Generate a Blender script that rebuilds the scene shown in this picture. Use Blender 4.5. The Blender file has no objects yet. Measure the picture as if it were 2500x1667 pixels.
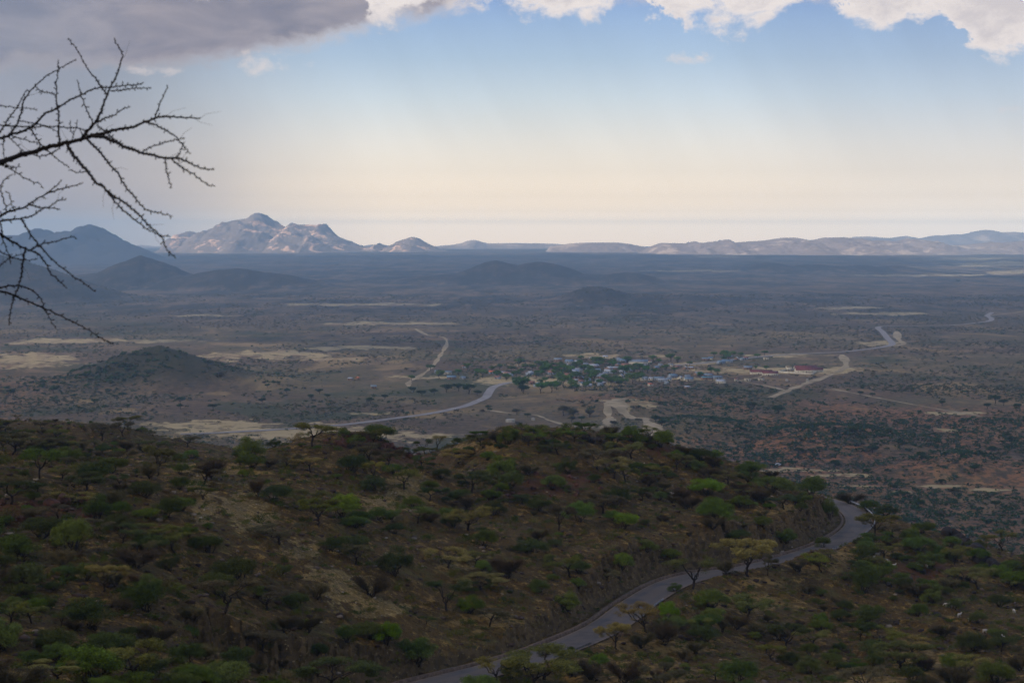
import bpy, math, random
import numpy as np
from mathutils import Vector

C = bpy.context.scene.collection
R = math.radians
random.seed(7)
rng = np.random.default_rng(11)

# ------------------------------------------------------------------ camera
CAMZ = 160.0
FPX = 4665.0                       # focal length in pixels of the 2500 px wide photograph
HOR = 585.0                        # image row of the true horizon
W0, H0 = 2500.0, 1667.0
PITCH = math.atan((H0 / 2 - HOR) / FPX)
cam_d = bpy.data.cameras.new("camera")
cam = bpy.data.objects.new("camera", cam_d); C.objects.link(cam)
cam.location = (0, 0, CAMZ)
cam.rotation_euler = (math.pi / 2 - PITCH, 0, 0)
cam_d.sensor_width = 36.0
cam_d.lens = 36.0 * FPX / W0
cam_d.clip_start = 0.5
cam_d.clip_end = 300000
cam_d.dof.use_dof = True
cam_d.dof.focus_distance = 900
cam_d.dof.aperture_fstop = 10
sc = bpy.context.scene
sc.camera = cam
sc.render.engine = 'CYCLES'
sc.cycles.use_denoising = True
sc.cycles.denoising_prefilter = 'FAST'
try: sc.cycles.denoiser = 'OPENIMAGEDENOISE'
except Exception: pass
sc.cycles.max_bounces = 6
sc.cycles.diffuse_bounces = 3
sc.cycles.volume_bounces = 1
sc.cycles.transparent_max_bounces = 12
sc.view_settings.view_transform = 'Standard'
sc.view_settings.look = 'None'
sc.view_settings.exposure = 0.45
sc.view_settings.gamma = 1.0

def ray(px, py):
    """direction (per unit of world Y) through a photo pixel"""
    a = (np.asarray(px, float) - W0 / 2) / FPX
    b = (H0 / 2 - np.asarray(py, float)) / FPX
    cy, sy = math.cos(PITCH), math.sin(PITCH)
    Y = cy + b * sy
    Z = -sy + b * cy
    return a / Y, Z / Y
def proj(X, Y, Z):
    cy, sy = math.cos(PITCH), math.sin(PITCH)
    dz = Z - CAMZ
    f = Y * cy - dz * sy
    up = Y * sy + dz * cy
    f = np.where(np.abs(f) < 1e-3, 1e-3, f)
    return W0 / 2 + FPX * X / f, H0 / 2 - FPX * up / f
def P3(px, py, Y):
    rx, rz = ray(px, py)
    return np.array([rx * Y, Y * np.ones_like(rx), CAMZ + rz * Y])

# ------------------------------------------------------------------ node helpers
class NT:
    def __init__(s, tree): s.t = tree; s.n = tree.nodes; s.l = tree.links
    def new(s, typ, **kw):
        n = s.n.new(typ)
        for k, v in kw.items(): setattr(n, k, v)
        return n
    def put(s, sock, v):
        if v is None: return
        if isinstance(v, bpy.types.NodeSocket): s.l.new(v, sock)
        else:
            if hasattr(sock.default_value, '__len__') and not hasattr(v, '__len__'): v = (v,) * len(sock.default_value)
            if hasattr(v, '__len__') and len(sock.default_value) == 4 and len(v) == 3: v = tuple(v) + (1,)
            sock.default_value = v
    def m(s, op, a, b=None, c=None, clamp=False):
        n = s.new('ShaderNodeMath', operation=op, use_clamp=clamp)
        s.put(n.inputs[0], a)
        if b is not None: s.put(n.inputs[1], b)
        if c is not None: s.put(n.inputs[2], c)
        return n.outputs[0]
    def ss(s, x, a, b):               # smoothstep, result 0..1
        n = s.new('ShaderNodeMapRange', interpolation_type='SMOOTHSTEP')
        s.put(n.inputs[0], x); s.put(n.inputs[1], a); s.put(n.inputs[2], b)
        return n.outputs[0]
    def mix(s, f, a, b, blend='MIX'):
        n = s.new('ShaderNodeMix', data_type='RGBA', blend_type=blend)
        s.put(n.inputs[0], f); s.put(n.inputs[6], a); s.put(n.inputs[7], b)
        return n.outputs[2]
    def noise(s, vec, scale, detail=4, rough=0.5, dist=0, out=0):
        n = s.new('ShaderNodeTexNoise')
        if vec is not None: s.l.new(vec, n.inputs['Vector'])
        n.inputs['Scale'].default_value = scale; n.inputs['Detail'].default_value = detail
        n.inputs['Roughness'].default_value = rough; n.inputs['Distortion'].default_value = dist
        return n.outputs[out]
    def vscale(s, vec, k):
        n = s.new('ShaderNodeVectorMath', operation='MULTIPLY'); s.l.new(vec, n.inputs[0]); n.inputs[1].default_value = k
        return n.outputs[0]
    def attr(s, name):
        n = s.new('ShaderNodeAttribute'); n.attribute_name = name; return n.outputs['Fac']
    def ramp(s, f, stops, interp='LINEAR'):
        n = s.new('ShaderNodeValToRGB'); n.color_ramp.interpolation = interp
        e = n.color_ramp.elements
        while len(e) > 1: e.remove(e[-1])
        e[0].position = stops[0][0]; e[0].color = col4(stops[0][1])
        for p, c in stops[1:]:
            q = e.new(p); q.color = col4(c)
        s.put(n.inputs[0], f)
        return n.outputs[0]
def col4(c):
    if not hasattr(c, '__len__'): c = (c, c, c)
    return tuple(c) + (1,)
def lin(r, g, b):
    return tuple(((x / 255) / 12.92 if x / 255 <= .04045 else ((x / 255 + .055) / 1.055) ** 2.4) for x in (r, g, b))
def mat(name):
    m = bpy.data.materials.new(name); m.use_nodes = True
    t = NT(m.node_tree)
    b = t.n['Principled BSDF']; b.inputs['Roughness'].default_value = .95
    b.inputs['Specular IOR Level'].default_value = .15
    return m, t, b

# ------------------------------------------------------------------ sun and sky
SUN_AZ, SUN_EL = R(-126), R(34)      # azimuth from +Y towards +X: to the left and a little behind the camera
sdir = Vector((math.sin(SUN_AZ) * math.cos(SUN_EL), math.cos(SUN_AZ) * math.cos(SUN_EL), math.sin(SUN_EL)))
sd = bpy.data.lights.new("sun", 'SUN'); sd.energy = 5.0; sd.angle = R(0.55); sd.color = (1, .90, .78)
sun = bpy.data.objects.new("sun", sd); C.objects.link(sun)
sun.rotation_euler = sdir.to_track_quat('Z', 'Y').to_euler()

world = bpy.data.worlds.new("World"); sc.world = world; world.use_nodes = True
def build_world():
    t = NT(world.node_tree); bg = t.n['Background']
    sky = t.new('ShaderNodeTexSky', sky_type='NISHITA'); sky.sun_disc = False
    sky.sun_elevation = SUN_EL; sky.sun_rotation = SUN_AZ; sky.dust_density = 3; sky.altitude = 800
    tc = t.new('ShaderNodeTexCoord'); sep = t.new('ShaderNodeSeparateXYZ'); t.l.new(tc.outputs['Generated'], sep.inputs[0])
    x, y, z = sep.outputs
    az = t.m('ARCTAN2', x, y); el = t.m('ARCSINE', z)
    qx = t.m('ADD', t.m('MULTIPLY', az, FPX), 1250.0)          # sky position in units of 1/4665 rad
    qy = t.m('SUBTRACT', HOR, t.m('MULTIPLY', el, FPX))
    cv = t.new('ShaderNodeCombineXYZ'); t.put(cv.inputs[0], az); t.put(cv.inputs[1], el)
    vec = cv.outputs[0]
    # clear air: cream over the plain to blue above
    f = t.m('DIVIDE', qy, 600.0, clamp=True)
    f = t.m('SUBTRACT', 1.0, f)
    grad = t.ramp(f, [(0, lin(231, 216, 198)), (.10, lin(230, 218, 200)), (.25, lin(224, 217, 206)), (.42, lin(210, 213, 214)),
                      (.60, lin(190, 206, 220)), (.76, lin(170, 194, 219)), (.9, lin(154, 181, 215)), (1, lin(138, 166, 208))])
    rt = t.ss(qx, 1300.0, 2500.0)
    grad = t.mix(t.m('MULTIPLY', rt, .5), grad, t.ramp(f, [(0, lin(214, 208, 204)), (.3, lin(194, 198, 207)), (.6, lin(164, 182, 208)), (1, lin(126, 152, 195))]))
    grad = t.mix(1.0, grad, t.mix(1.0, t.ramp(f, [(0, .74), (.066, .76), (.080, .765), (.1, .655), (.14, .43), (.2, .322), (.3, .268), (.5, .236), (.75, .20), (1, .19)]), t.mix(f, (6.9, 5.9, 4.4), (6, 6, 6)), 'MULTIPLY'), 'MULTIPLY')
    # grey mauve rain veil on the left
    wob = t.noise(vec, 9, 2, .5)
    vq = t.m('ADD', qx, t.m('MULTIPLY', t.m('SUBTRACT', wob, .5), 260.0))
    veil = t.m('SUBTRACT', 1.0, t.ss(vq, 120.0, 1050.0))
    grad = t.mix(t.m('MULTIPLY', veil, .88), grad, t.ramp(f, [(0, lin(186, 174, 168)), (.15, lin(178, 168, 166)), (.45, lin(158, 156, 164)), (.8, lin(143, 147, 160)), (1, lin(138, 142, 158))]))
    # faint slanting shafts
    sh = t.new('ShaderNodeCombineXYZ'); t.put(sh.inputs[0], t.m('ADD', az, t.m('MULTIPLY', el, .55)))
    t.put(sh.inputs[1], t.m('MULTIPLY', el, .25))
    shaft = t.noise(sh.outputs[0], 11, 3, .6)
    amt = t.m('MULTIPLY', t.m('SUBTRACT', shaft, .5), t.m('MULTIPLY', t.ss(f, .1, .5), .38))
    grad = t.mix(1.0, grad, t.m('ADD', 1.0, amt), 'MULTIPLY')
    # clouds: lower edge as a function of azimuth
    q = t.m('DIVIDE', t.m('ADD', qx, 400.0), 3400.0, clamp=True)
    def edge(pts): return t.ramp(q, [((p + 400) / 3400, (v + 120) / 400.0) for p, v in pts], 'CARDINAL')
    n1 = t.noise(t.vscale(vec, (1, 1.5, 1)), 30, 10, .62, .3)
    n2 = t.noise(t.vscale(vec, (1, 1.5, 1)), 75, 9, .66, .5)
    nz = t.m('ADD', t.m('MULTIPLY', t.m('SUBTRACT', n1, .5), 170.0), t.m('MULTIPLY', t.m('SUBTRACT', n2, .5), 70.0))
    # grey bank
    eg = t.m('MULTIPLY', edge([(-400, 250), (0, 210), (250, 175), (420, 180), (600, 150), (760, 125), (900, 82), (1020, 62), (1130, 22), (1200, 8), (1300, 6), (3000, 6)]), 400.0)
    eg = t.m('SUBTRACT', eg, 120.0)
    dg = t.m('SUBTRACT', t.m('ADD', eg, t.m('MULTIPLY', nz, .7)), qy)
    mg = t.ss(dg, -24.0, 42.0)
    soft = t.noise(t.vscale(vec, (1, 3.2, 1)), 14, 5, .55, .5)
    gcol = t.mix(t.ss(soft, .3, .7), lin(132, 132, 147), lin(178, 169, 173))
    rim = t.m('SUBTRACT', 1.0, t.ss(t.m('ADD', dg, t.m('MULTIPLY', t.m('SUBTRACT', soft, .5), 90.0)), -5.0, 46.0))
    gcol = t.mix(t.m('MULTIPLY', rim, .8), gcol, t.mix(t.ss(qx, 500.0, 950.0), lin(198, 181, 176), lin(236, 222, 212)))
    out = t.mix(t.m('MULTIPLY', mg, t.m('ADD', .55, t.m('MULTIPLY', t.ss(qx, 100.0, 420.0), .42))), grad, gcol)
    # white cumulus
    ew = t.m('SUBTRACT', t.m('MULTIPLY', edge([(-400, -90), (840, -80), (905, 58), (1000, 52), (1050, 2), (1120, -15), (1190, 40), (1400, 50), (1485, 25), (1525, -45), (1570, 40), (1720, 62), (1880, 64), (1960, 10), (2005, -10),
                                (2045, 64), (2170, 78), (2290, 82), (2380, 150), (2440, 166), (2500, 120), (2640, 20), (2800, 100), (3000, 60)]), 400.0), 120.0)
    dw = t.m('SUBTRACT', t.m('ADD', ew, t.m('ADD', t.m('MULTIPLY', nz, 1.25), t.m('MULTIPLY', t.m('SUBTRACT', t.noise(vec, 9, 3, .5), .5), 110.0))), qy)
    hole = t.ss(t.noise(t.vscale(vec, (1, 1.3, 1)), 21, 6, .65, .5), .55, .74)
    dw = t.m('SUBTRACT', dw, t.m('MULTIPLY', hole, 130.0))
    mw = t.ss(dw, -16.0, 30.0)
    sh2 = t.noise(t.vscale(vec, (1, 1.7, 1)), 40, 6, .55, .2)
    dd = t.m('ADD', dw, t.m('MULTIPLY', t.m('SUBTRACT', sh2, .5), 190.0))
    wcol = t.mix(t.m('MULTIPLY', t.ss(dd, 20.0, 110.0), t.m('ADD', .45, t.m('MULTIPLY', t.ss(qx, 1500.0, 1150.0), .5))), lin(246, 236, 230), lin(178, 174, 184))
    wcol = t.mix(t.m('MULTIPLY', t.ss(n2, .48, .72), .4), wcol, lin(214, 208, 212))
    out = t.mix(mw, out, wcol)
    # small detached wisps
    for (cx, cy, rx, ry, a) in ((1665, 152, 58, 17, .75), (2435, 278, 30, 10, .4), (670, 158, 75, 32, .75), (505, 14, 28, 13, .5), (1115, 22, 30, 22, .55), (400, 185, 90, 12, .45)):
        d = t.m('ADD', t.m('POWER', t.m('DIVIDE', t.m('SUBTRACT', qx, float(cx)), float(rx)), 2.0), t.m('POWER', t.m('DIVIDE', t.m('SUBTRACT', qy, float(cy)), float(ry)), 2.0))
        w = t.m('SUBTRACT', t.m('ADD', 1.0, t.m('DIVIDE', nz, 20.0)), d)
        out = t.mix(t.m('MULTIPLY', t.ss(w, -.3, 1.3), a), out, lin(238, 226, 220))
    # overhead the sky is mostly the physical one, dimmed by broken cloud
    hi = t.ss(el, .14, .45)
    skyd = t.mix(1.0, sky.outputs[0], (.07, .07, .07), 'MULTIPLY')
    out = t.mix(hi, out, skyd)
    low = t.ss(el, -.06, -.005)
    out = t.mix(low, (.10, .09, .09, 1), out)
    sc10 = t.mix(1.0, out, (7.3, 7.3, 7.3), 'MULTIPLY')
    t.l.new(sc10, bg.inputs[0]); bg.inputs[1].default_value = .1
build_world()

# ------------------------------------------------------------------ numpy noise
def _h(ix, iy, seed):
    n = (ix.astype(np.int64) * 374761393 + iy.astype(np.int64) * 668265263 + seed * 1442695041) & 0xffffffff
    n = ((n ^ (n >> 13)) * 1274126177) & 0xffffffff
    n = n ^ (n >> 16)
    return (n & 0xffffff) / float(0xffffff)
def vn(x, y, seed=0):
    x = np.asarray(x, float); y = np.asarray(y, float)
    ix = np.floor(x); iy = np.floor(y); fx = x - ix; fy = y - iy
    fx = fx * fx * (3 - 2 * fx); fy = fy * fy * (3 - 2 * fy)
    a = _h(ix, iy, seed); b = _h(ix + 1, iy, seed); c = _h(ix, iy + 1, seed); d = _h(ix + 1, iy + 1, seed)
    return (a + (b - a) * fx) * (1 - fy) + (c + (d - c) * fx) * fy
def fbm(x, y, o=4, seed=0, g=.5):
    s = 0; a = 1; t = 0
    for i in range(o):
        s = s + a * vn(x * 2 ** i + 17.3 * i, y * 2 ** i - 9.1 * i, seed + i); t += a; a *= g
    return s / t - .5
def ridged(x, y, o=4, seed=0):
    s = 0; a = 1; t = 0
    for i in range(o):
        s = s + a * (1 - np.abs(2 * vn(x * 2 ** i + 5 * i, y * 2 ** i, seed + i) - 1)); t += a; a *= .5
    return s / t
def sstep(x, a, b):
    t = np.clip((x - a) / (b - a), 0, 1); return t * t * (3 - 2 * t)

# ------------------------------------------------------------------ road down the spur
ROAD = [(700, 1760, 205), (900, 1712, 219), (1100, 1662, 235), (1240, 1622, 248), (1360, 1585, 262), (1480, 1530, 281), (1560, 1470, 304), (1640, 1428, 325), (1720, 1402, 338), (1830, 1383, 350),
        (1950, 1358, 372), (2040, 1325, 398), (2090, 1290, 425), (2094, 1262, 448), (2062, 1234, 475), (1994, 1212, 507), (1905, 1202, 538)]
def catmull(pts, n=12):
    p = [np.array(q, float) for q in pts]
    p = [2 * p[0] - p[1]] + p + [2 * p[-1] - p[-2]]
    out = []
    for i in range(1, len(p) - 2):
        for k in range(n):
            t = k / n
            out.append(.5 * ((2 * p[i]) + (-p[i - 1] + p[i + 1]) * t + (2 * p[i - 1] - 5 * p[i] + 4 * p[i + 1] - p[i + 2]) * t * t + (-p[i - 1] + 3 * p[i] - 3 * p[i + 1] + p[i + 2]) * t ** 3))
    out.append(p[-2])
    return np.array(out)
RP = catmull([P3(*q) for q in ROAD], 9)
# smooth the grade
zz = np.convolve(np.pad(RP[:, 2], 12, mode='edge'), np.ones(25) / 25, 'valid'); RP[:, 2] = zz
RHW = 3.05

# ------------------------------------------------------------------ near hillside from control points (pixel, pixel, distance)
CP = [(-700, 1667, 140), (0, 1667, 150), (300, 1667, 165), (600, 1667, 188), (850, 1650, 214), (0, 1500, 185), (0, 1350, 215), (0, 1200, 250), (250, 1190, 268), (0, 1135, 278), (-600, 1120, 285),
      (300, 1400, 215), (600, 1450, 230), (300, 1250, 250), (500, 1170, 292), (500, 1300, 250), (700, 1078, 352), (700, 1200, 300), (700, 1330, 262), (850, 1560, 232), (1000, 1575, 243),
      (900, 1065, 371), (1000, 1400, 276), (1000, 1250, 316), (1000, 1120, 361), (1200, 1060, 400), (1200, 1500, 268), (1200, 1400, 292), (1200, 1250, 340), (1200, 1140, 376),
      (1450, 1063, 419), (1600, 1082, 425), (1750, 1122, 430), (1900, 1170, 440), (1500, 1385, 310), (1500, 1300, 335), (1500, 1200, 372), (1500, 1120, 402), (1800, 1288, 360), (1800, 1200, 402),
      (1650, 1150, 416), (1960, 1262, 396), (1650, 1300, 352), (1650, 1230, 385),
      (1500, 1605, 261), (1500, 1667, 243), (1300, 1667, 246), (1800, 1450, 322), (1700, 1550, 282), (1800, 1667, 252), (2000, 1450, 335), (2000, 1600, 288), (2000, 1667, 268), (2300, 1450, 356), (2500, 1385, 400),
      (2300, 1310, 432), (2170, 1268, 440), (2500, 1520, 335), (2500, 1667, 262), (3100, 1700, 270), (3200, 1480, 400), (2250, 1600, 300),
      (0, 1034, 520), (150, 1041, 525), (300, 1056, 530), (450, 1081, 545), (560, 1103, 560), (-700, 1010, 510), (200, 1085, 440), (400, 1100, 440), (0, 1090, 420)]
pts = [P3(*q) for q in CP]
extra = [(0, 0, 158.3), (-5, 6, 157.6), (6, 6, 157.4), (-12, -10, 160), (12, -10, 159.5), (0, 18, 152.5), (0, 45, 141.5), (-20, 45, 142), (22, 45, 140), (0, 85, 131), (-40, 85, 131.5), (45, 85, 126),
         (-40, -25, 163), (40, -25, 162), (-60, 20, 156), (70, 20, 148), (-25, 380, 105), (-60, 360, 112), (-105, 360, 118),
         (-200, 640, 70), (-60, 650, 45), (30, 620, 42), (90, 600, 40), (160, 560, 42), (220, 500, 50), (0, 500, 90), (60, 500, 84), (-40, 470, 96), (-100, 480, 98),
         (-200, 760, 20), (-60, 760, 12), (60, 740, 10), (180, 720, 8), (330, 640, 15), (-400, 500, 110), (-400, 750, 40), (400, 400, 50)]
pts += [np.array(e, float) for e in extra]
pts = np.array(pts); cx = pts[:, 0] / 100; cy_ = pts[:, 1] / 100; cz = pts[:, 2]
def tps(r2): return np.where(r2 > 1e-12, .5 * r2 * np.log(r2 + 1e-12), 0)
nK = len(pts)
A = np.zeros((nK + 3, nK + 3))
A[:nK, :nK] = tps((cx[:, None] - cx[None]) ** 2 + (cy_[:, None] - cy_[None]) ** 2) + np.eye(nK) * .002
A[:nK, nK] = 1; A[:nK, nK + 1] = cx; A[:nK, nK + 2] = cy_; A[nK:, :nK] = A[:nK, nK:].T
RW = np.linalg.solve(A, np.concatenate([cz, [0, 0, 0]]))
def near_h(X, Y):
    X = np.asarray(X, float) / 100; Y = np.asarray(Y, float) / 100
    o = np.full(X.shape, RW[nK]) + RW[nK + 1] * X + RW[nK + 2] * Y
    for i in range(nK):
        r2 = (X - cx[i]) ** 2 + (Y - cy_[i]) ** 2
        o += RW[i] * .5 * r2 * np.log(r2 + 1e-12)
    return o

# hills standing on the plain: (pixel x, crest row, distance, half width px, depth m, power, name index)
HILLS = [(385, 841, 2150, 235, 165, 1.06), (215, 915, 2120, 230, 170, 1.6), (560, 915, 2150, 190, 140, 1.6),
         (345, 626, 6900, 120, 900, 1.25), (300, 655, 6900, 170, 900, 1.4), (570, 657, 6700, 190, 700, 1.6),
         (-120, 600, 5300, 330, 900, 1.3),
         (1215, 638, 7600, 110, 600, 1.6), (1320, 637, 7600, 110, 600, 1.6), (1270, 662, 7500, 270, 800, 1.6), (1530, 664, 7300, 80, 500, 1.6),
         (1455, 700, 5100, 90, 450, 1.5), (1580, 722, 5100, 230, 500, 1.5),
         (1885, 641, 9300, 70, 600, 1.4), (2000, 645, 9300, 110, 600, 1.4), (2110, 647, 9300, 60, 600, 1.4), (2190, 648, 9300, 45, 600, 1.3), (2080, 660, 9200, 330, 800, 1.6),
         (1700, 1040, 1600, 160, 110, 1.7), (2060, 1030, 1500, 200, 130, 1.7), (2350, 1090, 1330, 210, 100, 1.7), (1500, 985, 1800, 180, 90, 1.8)]
def hills_h(X, Y):
    X = np.asarray(X, float); Y = np.asarray(Y, float)
    o = np.zeros(np.shape(X))
    for i, (px, py, D, hw, dep, p) in enumerate(HILLS):
        c = P3(px, py, D)
        hgt = c[2] - .0062 * max(0, D - 7000)
        if 850 < py and i > 2: hgt = {1700: 9, 2060: 12, 2350: 9, 1500: 7}.get(px, 8)
        w = hw * D / FPX
        r = np.sqrt(((X - c[0]) / (w * 1.25)) ** 2 + ((Y - D) / dep) ** 2)
        k = r < 1.25
        if not k.any(): continue
        q = r[k] * (1 + .30 * fbm(X[k] / (w * .45), Y[k] / (dep * .5), 4, 40 + i))
        v = hgt * np.clip(1 - np.clip(q, 0, 1) ** p, 0, 1) ** 1.15 if i != 1 else hgt * np.clip(1 - q, 0, 1) ** 1.1
        o[k] = np.maximum(o[k], v)
    return o
def road_dist(X, Y):
    bx = np.full(X.shape, 1e9); bz = np.zeros(X.shape); side = np.zeros(X.shape)
    for i in range(len(RP) - 1):
        a, b = RP[i], RP[i + 1]; d = b[:2] - a[:2]; L = d @ d
        t = np.clip(((X - a[0]) * d[0] + (Y - a[1]) * d[1]) / L, 0, 1)
        qx, qy = a[0] + t * d[0], a[1] + t * d[1]
        D = np.hypot(X - qx, Y - qy); k = D < bx
        bx = np.where(k, D, bx); bz = np.where(k, a[2] + t * (b[2] - a[2]), bz)
        side = np.where(k, np.sign(d[0] * (Y - a[1]) - d[1] * (X - a[0])), side)
    return bx, bz, side                    # side > 0: uphill (left of travel)
def height(X, Y, detail=True):
    X = np.asarray(X, float); Y = np.asarray(Y, float)
    hh = hills_h(X, Y)
    pl = 1.6 * fbm(X / 700, Y / 700, 3, 3) + hh + .0062 * (np.clip(Y, 7000, 17500) - 7000)
    if detail:
        k = sstep(hh, 2, 20)
        pl = pl + k * np.minimum(hh * .16, Y / 900) * fbm(X / (Y * .012 + 6), Y / (Y * .03 + 10), 4, 77) * 2
        pl = pl + 1.2 * fbm(X / 60, Y / 60, 3, 5) * sstep(Y, 1e4, 3e3)
    o = pl.copy()
    m = Y < 960
    if m.any():
        xn, yn = X[m], Y[m]
        n = near_h(xn, yn)
        if detail:
            f = sstep(yn, 25, 80)
            n = n + f * (3.0 * fbm(xn / 38, yn / 38, 3, 21) + 1.5 * fbm(xn / 9, yn / 9, 3, 22) + .7 * fbm(xn / 2.2, yn / 2.2, 3, 23))
            out = sstep(fbm(xn / 20, yn / 20, 3, 51), .10, .25)           # rough outcrops
            n = n + f * out * (1.5 * ridged(xn / 4, yn / 4, 3, 24) - .6)
        b = (yn > 190) & (yn < 600)
        if b.any():
            d, z, s = road_dist(xn[b], yn[b]); h0 = n[b]
            rough = fbm(xn[b] / 2.5, yn[b] / 2.5, 3, 61) + .6 * fbm(xn[b] / .8, yn[b] / .8, 2, 62)
            up = np.maximum(0, d - (RHW + 2.0)) * (1.7 + 1.2 * rough)
            ph = up / (1.1 + .5 * fbm(xn[b] / 7, yn[b] / 7, 2, 66)) + 1.2 * rough
            up = z + up + .55 * (ph - np.floor(ph) - .5) * sstep(d, 5.5, 6.5) + 1.1 * rough * sstep(d, 5.5, 7)
            dn = z - .25 - np.maximum(0, d - (RHW + 1.8)) * .62 + .5 * rough * sstep(d, 5, 7)
            h1 = np.minimum(h0, up); h1 = np.maximum(h1, dn)
            flat = sstep(d, RHW + 1.9, RHW + .9)
            h1 = h1 * (1 - flat) + (z - .14) * flat
            w = sstep(d, 34, 22)
            n[b] = h0 * (1 - w) + h1 * w
        w = sstep(yn, 600, 930)
        o[m] = np.maximum(n, -3) * (1 - w) + pl[m] * w
    return o
GRID = {}
def gh(X, Y):
    """height of the finished ground sheet"""
    X = np.asarray(X, float); Y = np.asarray(Y, float)
    ys, us, Z = GRID['ys'], GRID['us'], GRID['Z']
    u = X / np.sqrt(np.maximum(Y, 0) ** 2 + 625.0)
    i = np.clip(np.searchsorted(ys, Y) - 1, 0, len(ys) - 2); j = np.clip(np.searchsorted(us, u) - 1, 0, len(us) - 2)
    a = np.clip((Y - ys[i]) / (ys[i + 1] - ys[i]), 0, 1); b = np.clip((u - us[j]) / (us[j + 1] - us[j]), 0, 1)
    return (Z[i, j] * (1 - b) + Z[i, j + 1] * b) * (1 - a) + (Z[i + 1, j] * (1 - b) + Z[i + 1, j + 1] * b) * a
def hit(px, py, ymin=60, ymax=9000, far=False):
    """where rays through photo pixels meet the terrain"""
    px = np.atleast_1d(np.asarray(px, float)); py = np.atleast_1d(np.asarray(py, float))
    rx, rz = ray(px, py)
    ys = np.concatenate([np.arange(ymin, 700, 3.0), np.geomspace(700, ymax, 170)]) if not far else np.geomspace(850, ymax, 300)
    res = np.full(px.shape, np.nan); prev = ys[0]; done = np.zeros(px.shape, bool)
    for y in ys:
        idx = np.where(~done)[0]
        if len(idx) == 0: break
        z = CAMZ + rz[idx] * y; g = gh(rx[idx] * y, np.full(len(idx), y))
        k = idx[z <= g]
        res[k] = .5 * (y + prev) if y > 700 else y - 1.0; done[k] = True; prev = y
    return rx * res, res

# ------------------------------------------------------------------ mesh helpers
def mesh_np(name, V, F, mats=None, mi=None, smooth=False, attrs=None):
    me = bpy.data.meshes.new(name)
    V = np.asarray(V, np.float32); F = np.asarray(F, np.int32); k = F.shape[1]
    me.vertices.add(len(V)); me.vertices.foreach_set('co', V.ravel())
    me.loops.add(F.size); me.loops.foreach_set('vertex_index', F.ravel())
    me.polygons.add(len(F)); me.polygons.foreach_set('loop_start', np.arange(0, F.size, k, dtype=np.int32))
    if smooth: me.polygons.foreach_set('use_smooth', np.ones(len(F), bool))
    for m in (mats or []): me.materials.append(m)
    if mi is not None: me.polygons.foreach_set('material_index', np.asarray(mi, np.int32))
    for n, a in (attrs or {}).items():
        at = me.attributes.new(n, 'FLOAT', 'POINT'); at.data.foreach_set('value', np.asarray(a, np.float32))
    me.update(calc_edges=True); me.validate()
    return me
def link(name, me, parent=None, kind=None, label=None, cat=None, group=None, loc=None):
    o = bpy.data.objects.new(name, me); C.objects.link(o)
    if parent is not None: o.parent = parent
    if kind: o['kind'] = kind
    if label: o['label'] = label
    if cat: o['category'] = cat
    if group: o['group'] = group
    if loc is not None: o.location = loc
    return o
class MB:
    """collects shapes into one mesh"""
    def __init__(s): s.V = []; s.F = []; s.n = 0
    def add(s, V, F):
        V = np.asarray(V, float); F = np.asarray(F, int)
        if F.shape[1] == 3: F = np.concatenate([F, F[:, 2:3]], 1)
        s.V.append(V); s.F.append(F + s.n); s.n += len(V)
    def box(s, c, d, rz=0, taper=1.0):
        v = np.array([[x, y, z] for z in (-.5, .5) for x, y in ((-.5, -.5), (.5, -.5), (.5, .5), (-.5, .5))], float)
        v[4:, :2] *= taper; v *= np.array(d)
        cr, sr = math.cos(rz), math.sin(rz); v = np.stack([v[:, 0] * cr - v[:, 1] * sr, v[:, 0] * sr + v[:, 1] * cr, v[:, 2]], 1)
        s.add(v + np.array(c), [[0, 3, 2, 1], [4, 5, 6, 7], [0, 1, 5, 4], [1, 2, 6, 5], [2, 3, 7, 6], [3, 0, 4, 7]])
    def tube(s, P, r, k=5):
        P = np.asarray(P, float); n = len(P); r = np.broadcast_to(np.asarray(r, float), (n,))
        T = np.gradient(P, axis=0); T /= np.linalg.norm(T, axis=1)[:, None] + 1e-9
        ref = np.array([.13, .27, 1.0]) if abs(T[:, 2]).mean() < .8 else np.array([1.0, .1, .2])
        U = np.cross(T, ref); U /= np.linalg.norm(U, axis=1)[:, None] + 1e-9; W = np.cross(T, U)
        a = np.arange(k) * 2 * math.pi / k
        V = P[:, None] + r[:, None, None] * (np.cos(a)[None, :, None] * U[:, None] + np.sin(a)[None, :, None] * W[:, None])
        i = np.arange(n - 1)[:, None] * k; j = np.arange(k)[None]; j2 = (j + 1) % k
        F = np.stack([i + j, i + j2, i + k + j2, i + k + j], -1).reshape(-1, 4)
        s.add(V.reshape(-1, 3), F)
    def build(s, name, m, smooth=False):
        V = np.concatenate(s.V); F = np.concatenate(s.F)
        tri = F[:, 2] == F[:, 3]
        me = bpy.data.meshes.new(name)
        ls = np.where(tri, 3, 4); L = []
        flat = np.concatenate([f[:3] if t else f for f, t in zip(F, tri)]) if tri.any() else F.ravel()
        me.vertices.add(len(V)); me.vertices.foreach_set('co', V.astype(np.float32).ravel())
        me.loops.add(len(flat)); me.loops.foreach_set('vertex_index', flat.astype(np.int32))
        me.polygons.add(len(F)); me.polygons.foreach_set('loop_start', np.concatenate([[0], np.cumsum(ls)[:-1]]).astype(np.int32))
        if smooth: me.polygons.foreach_set('use_smooth', np.ones(len(F), bool))
        me.materials.append(m); me.update(calc_edges=True); me.validate()
        return me

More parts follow.
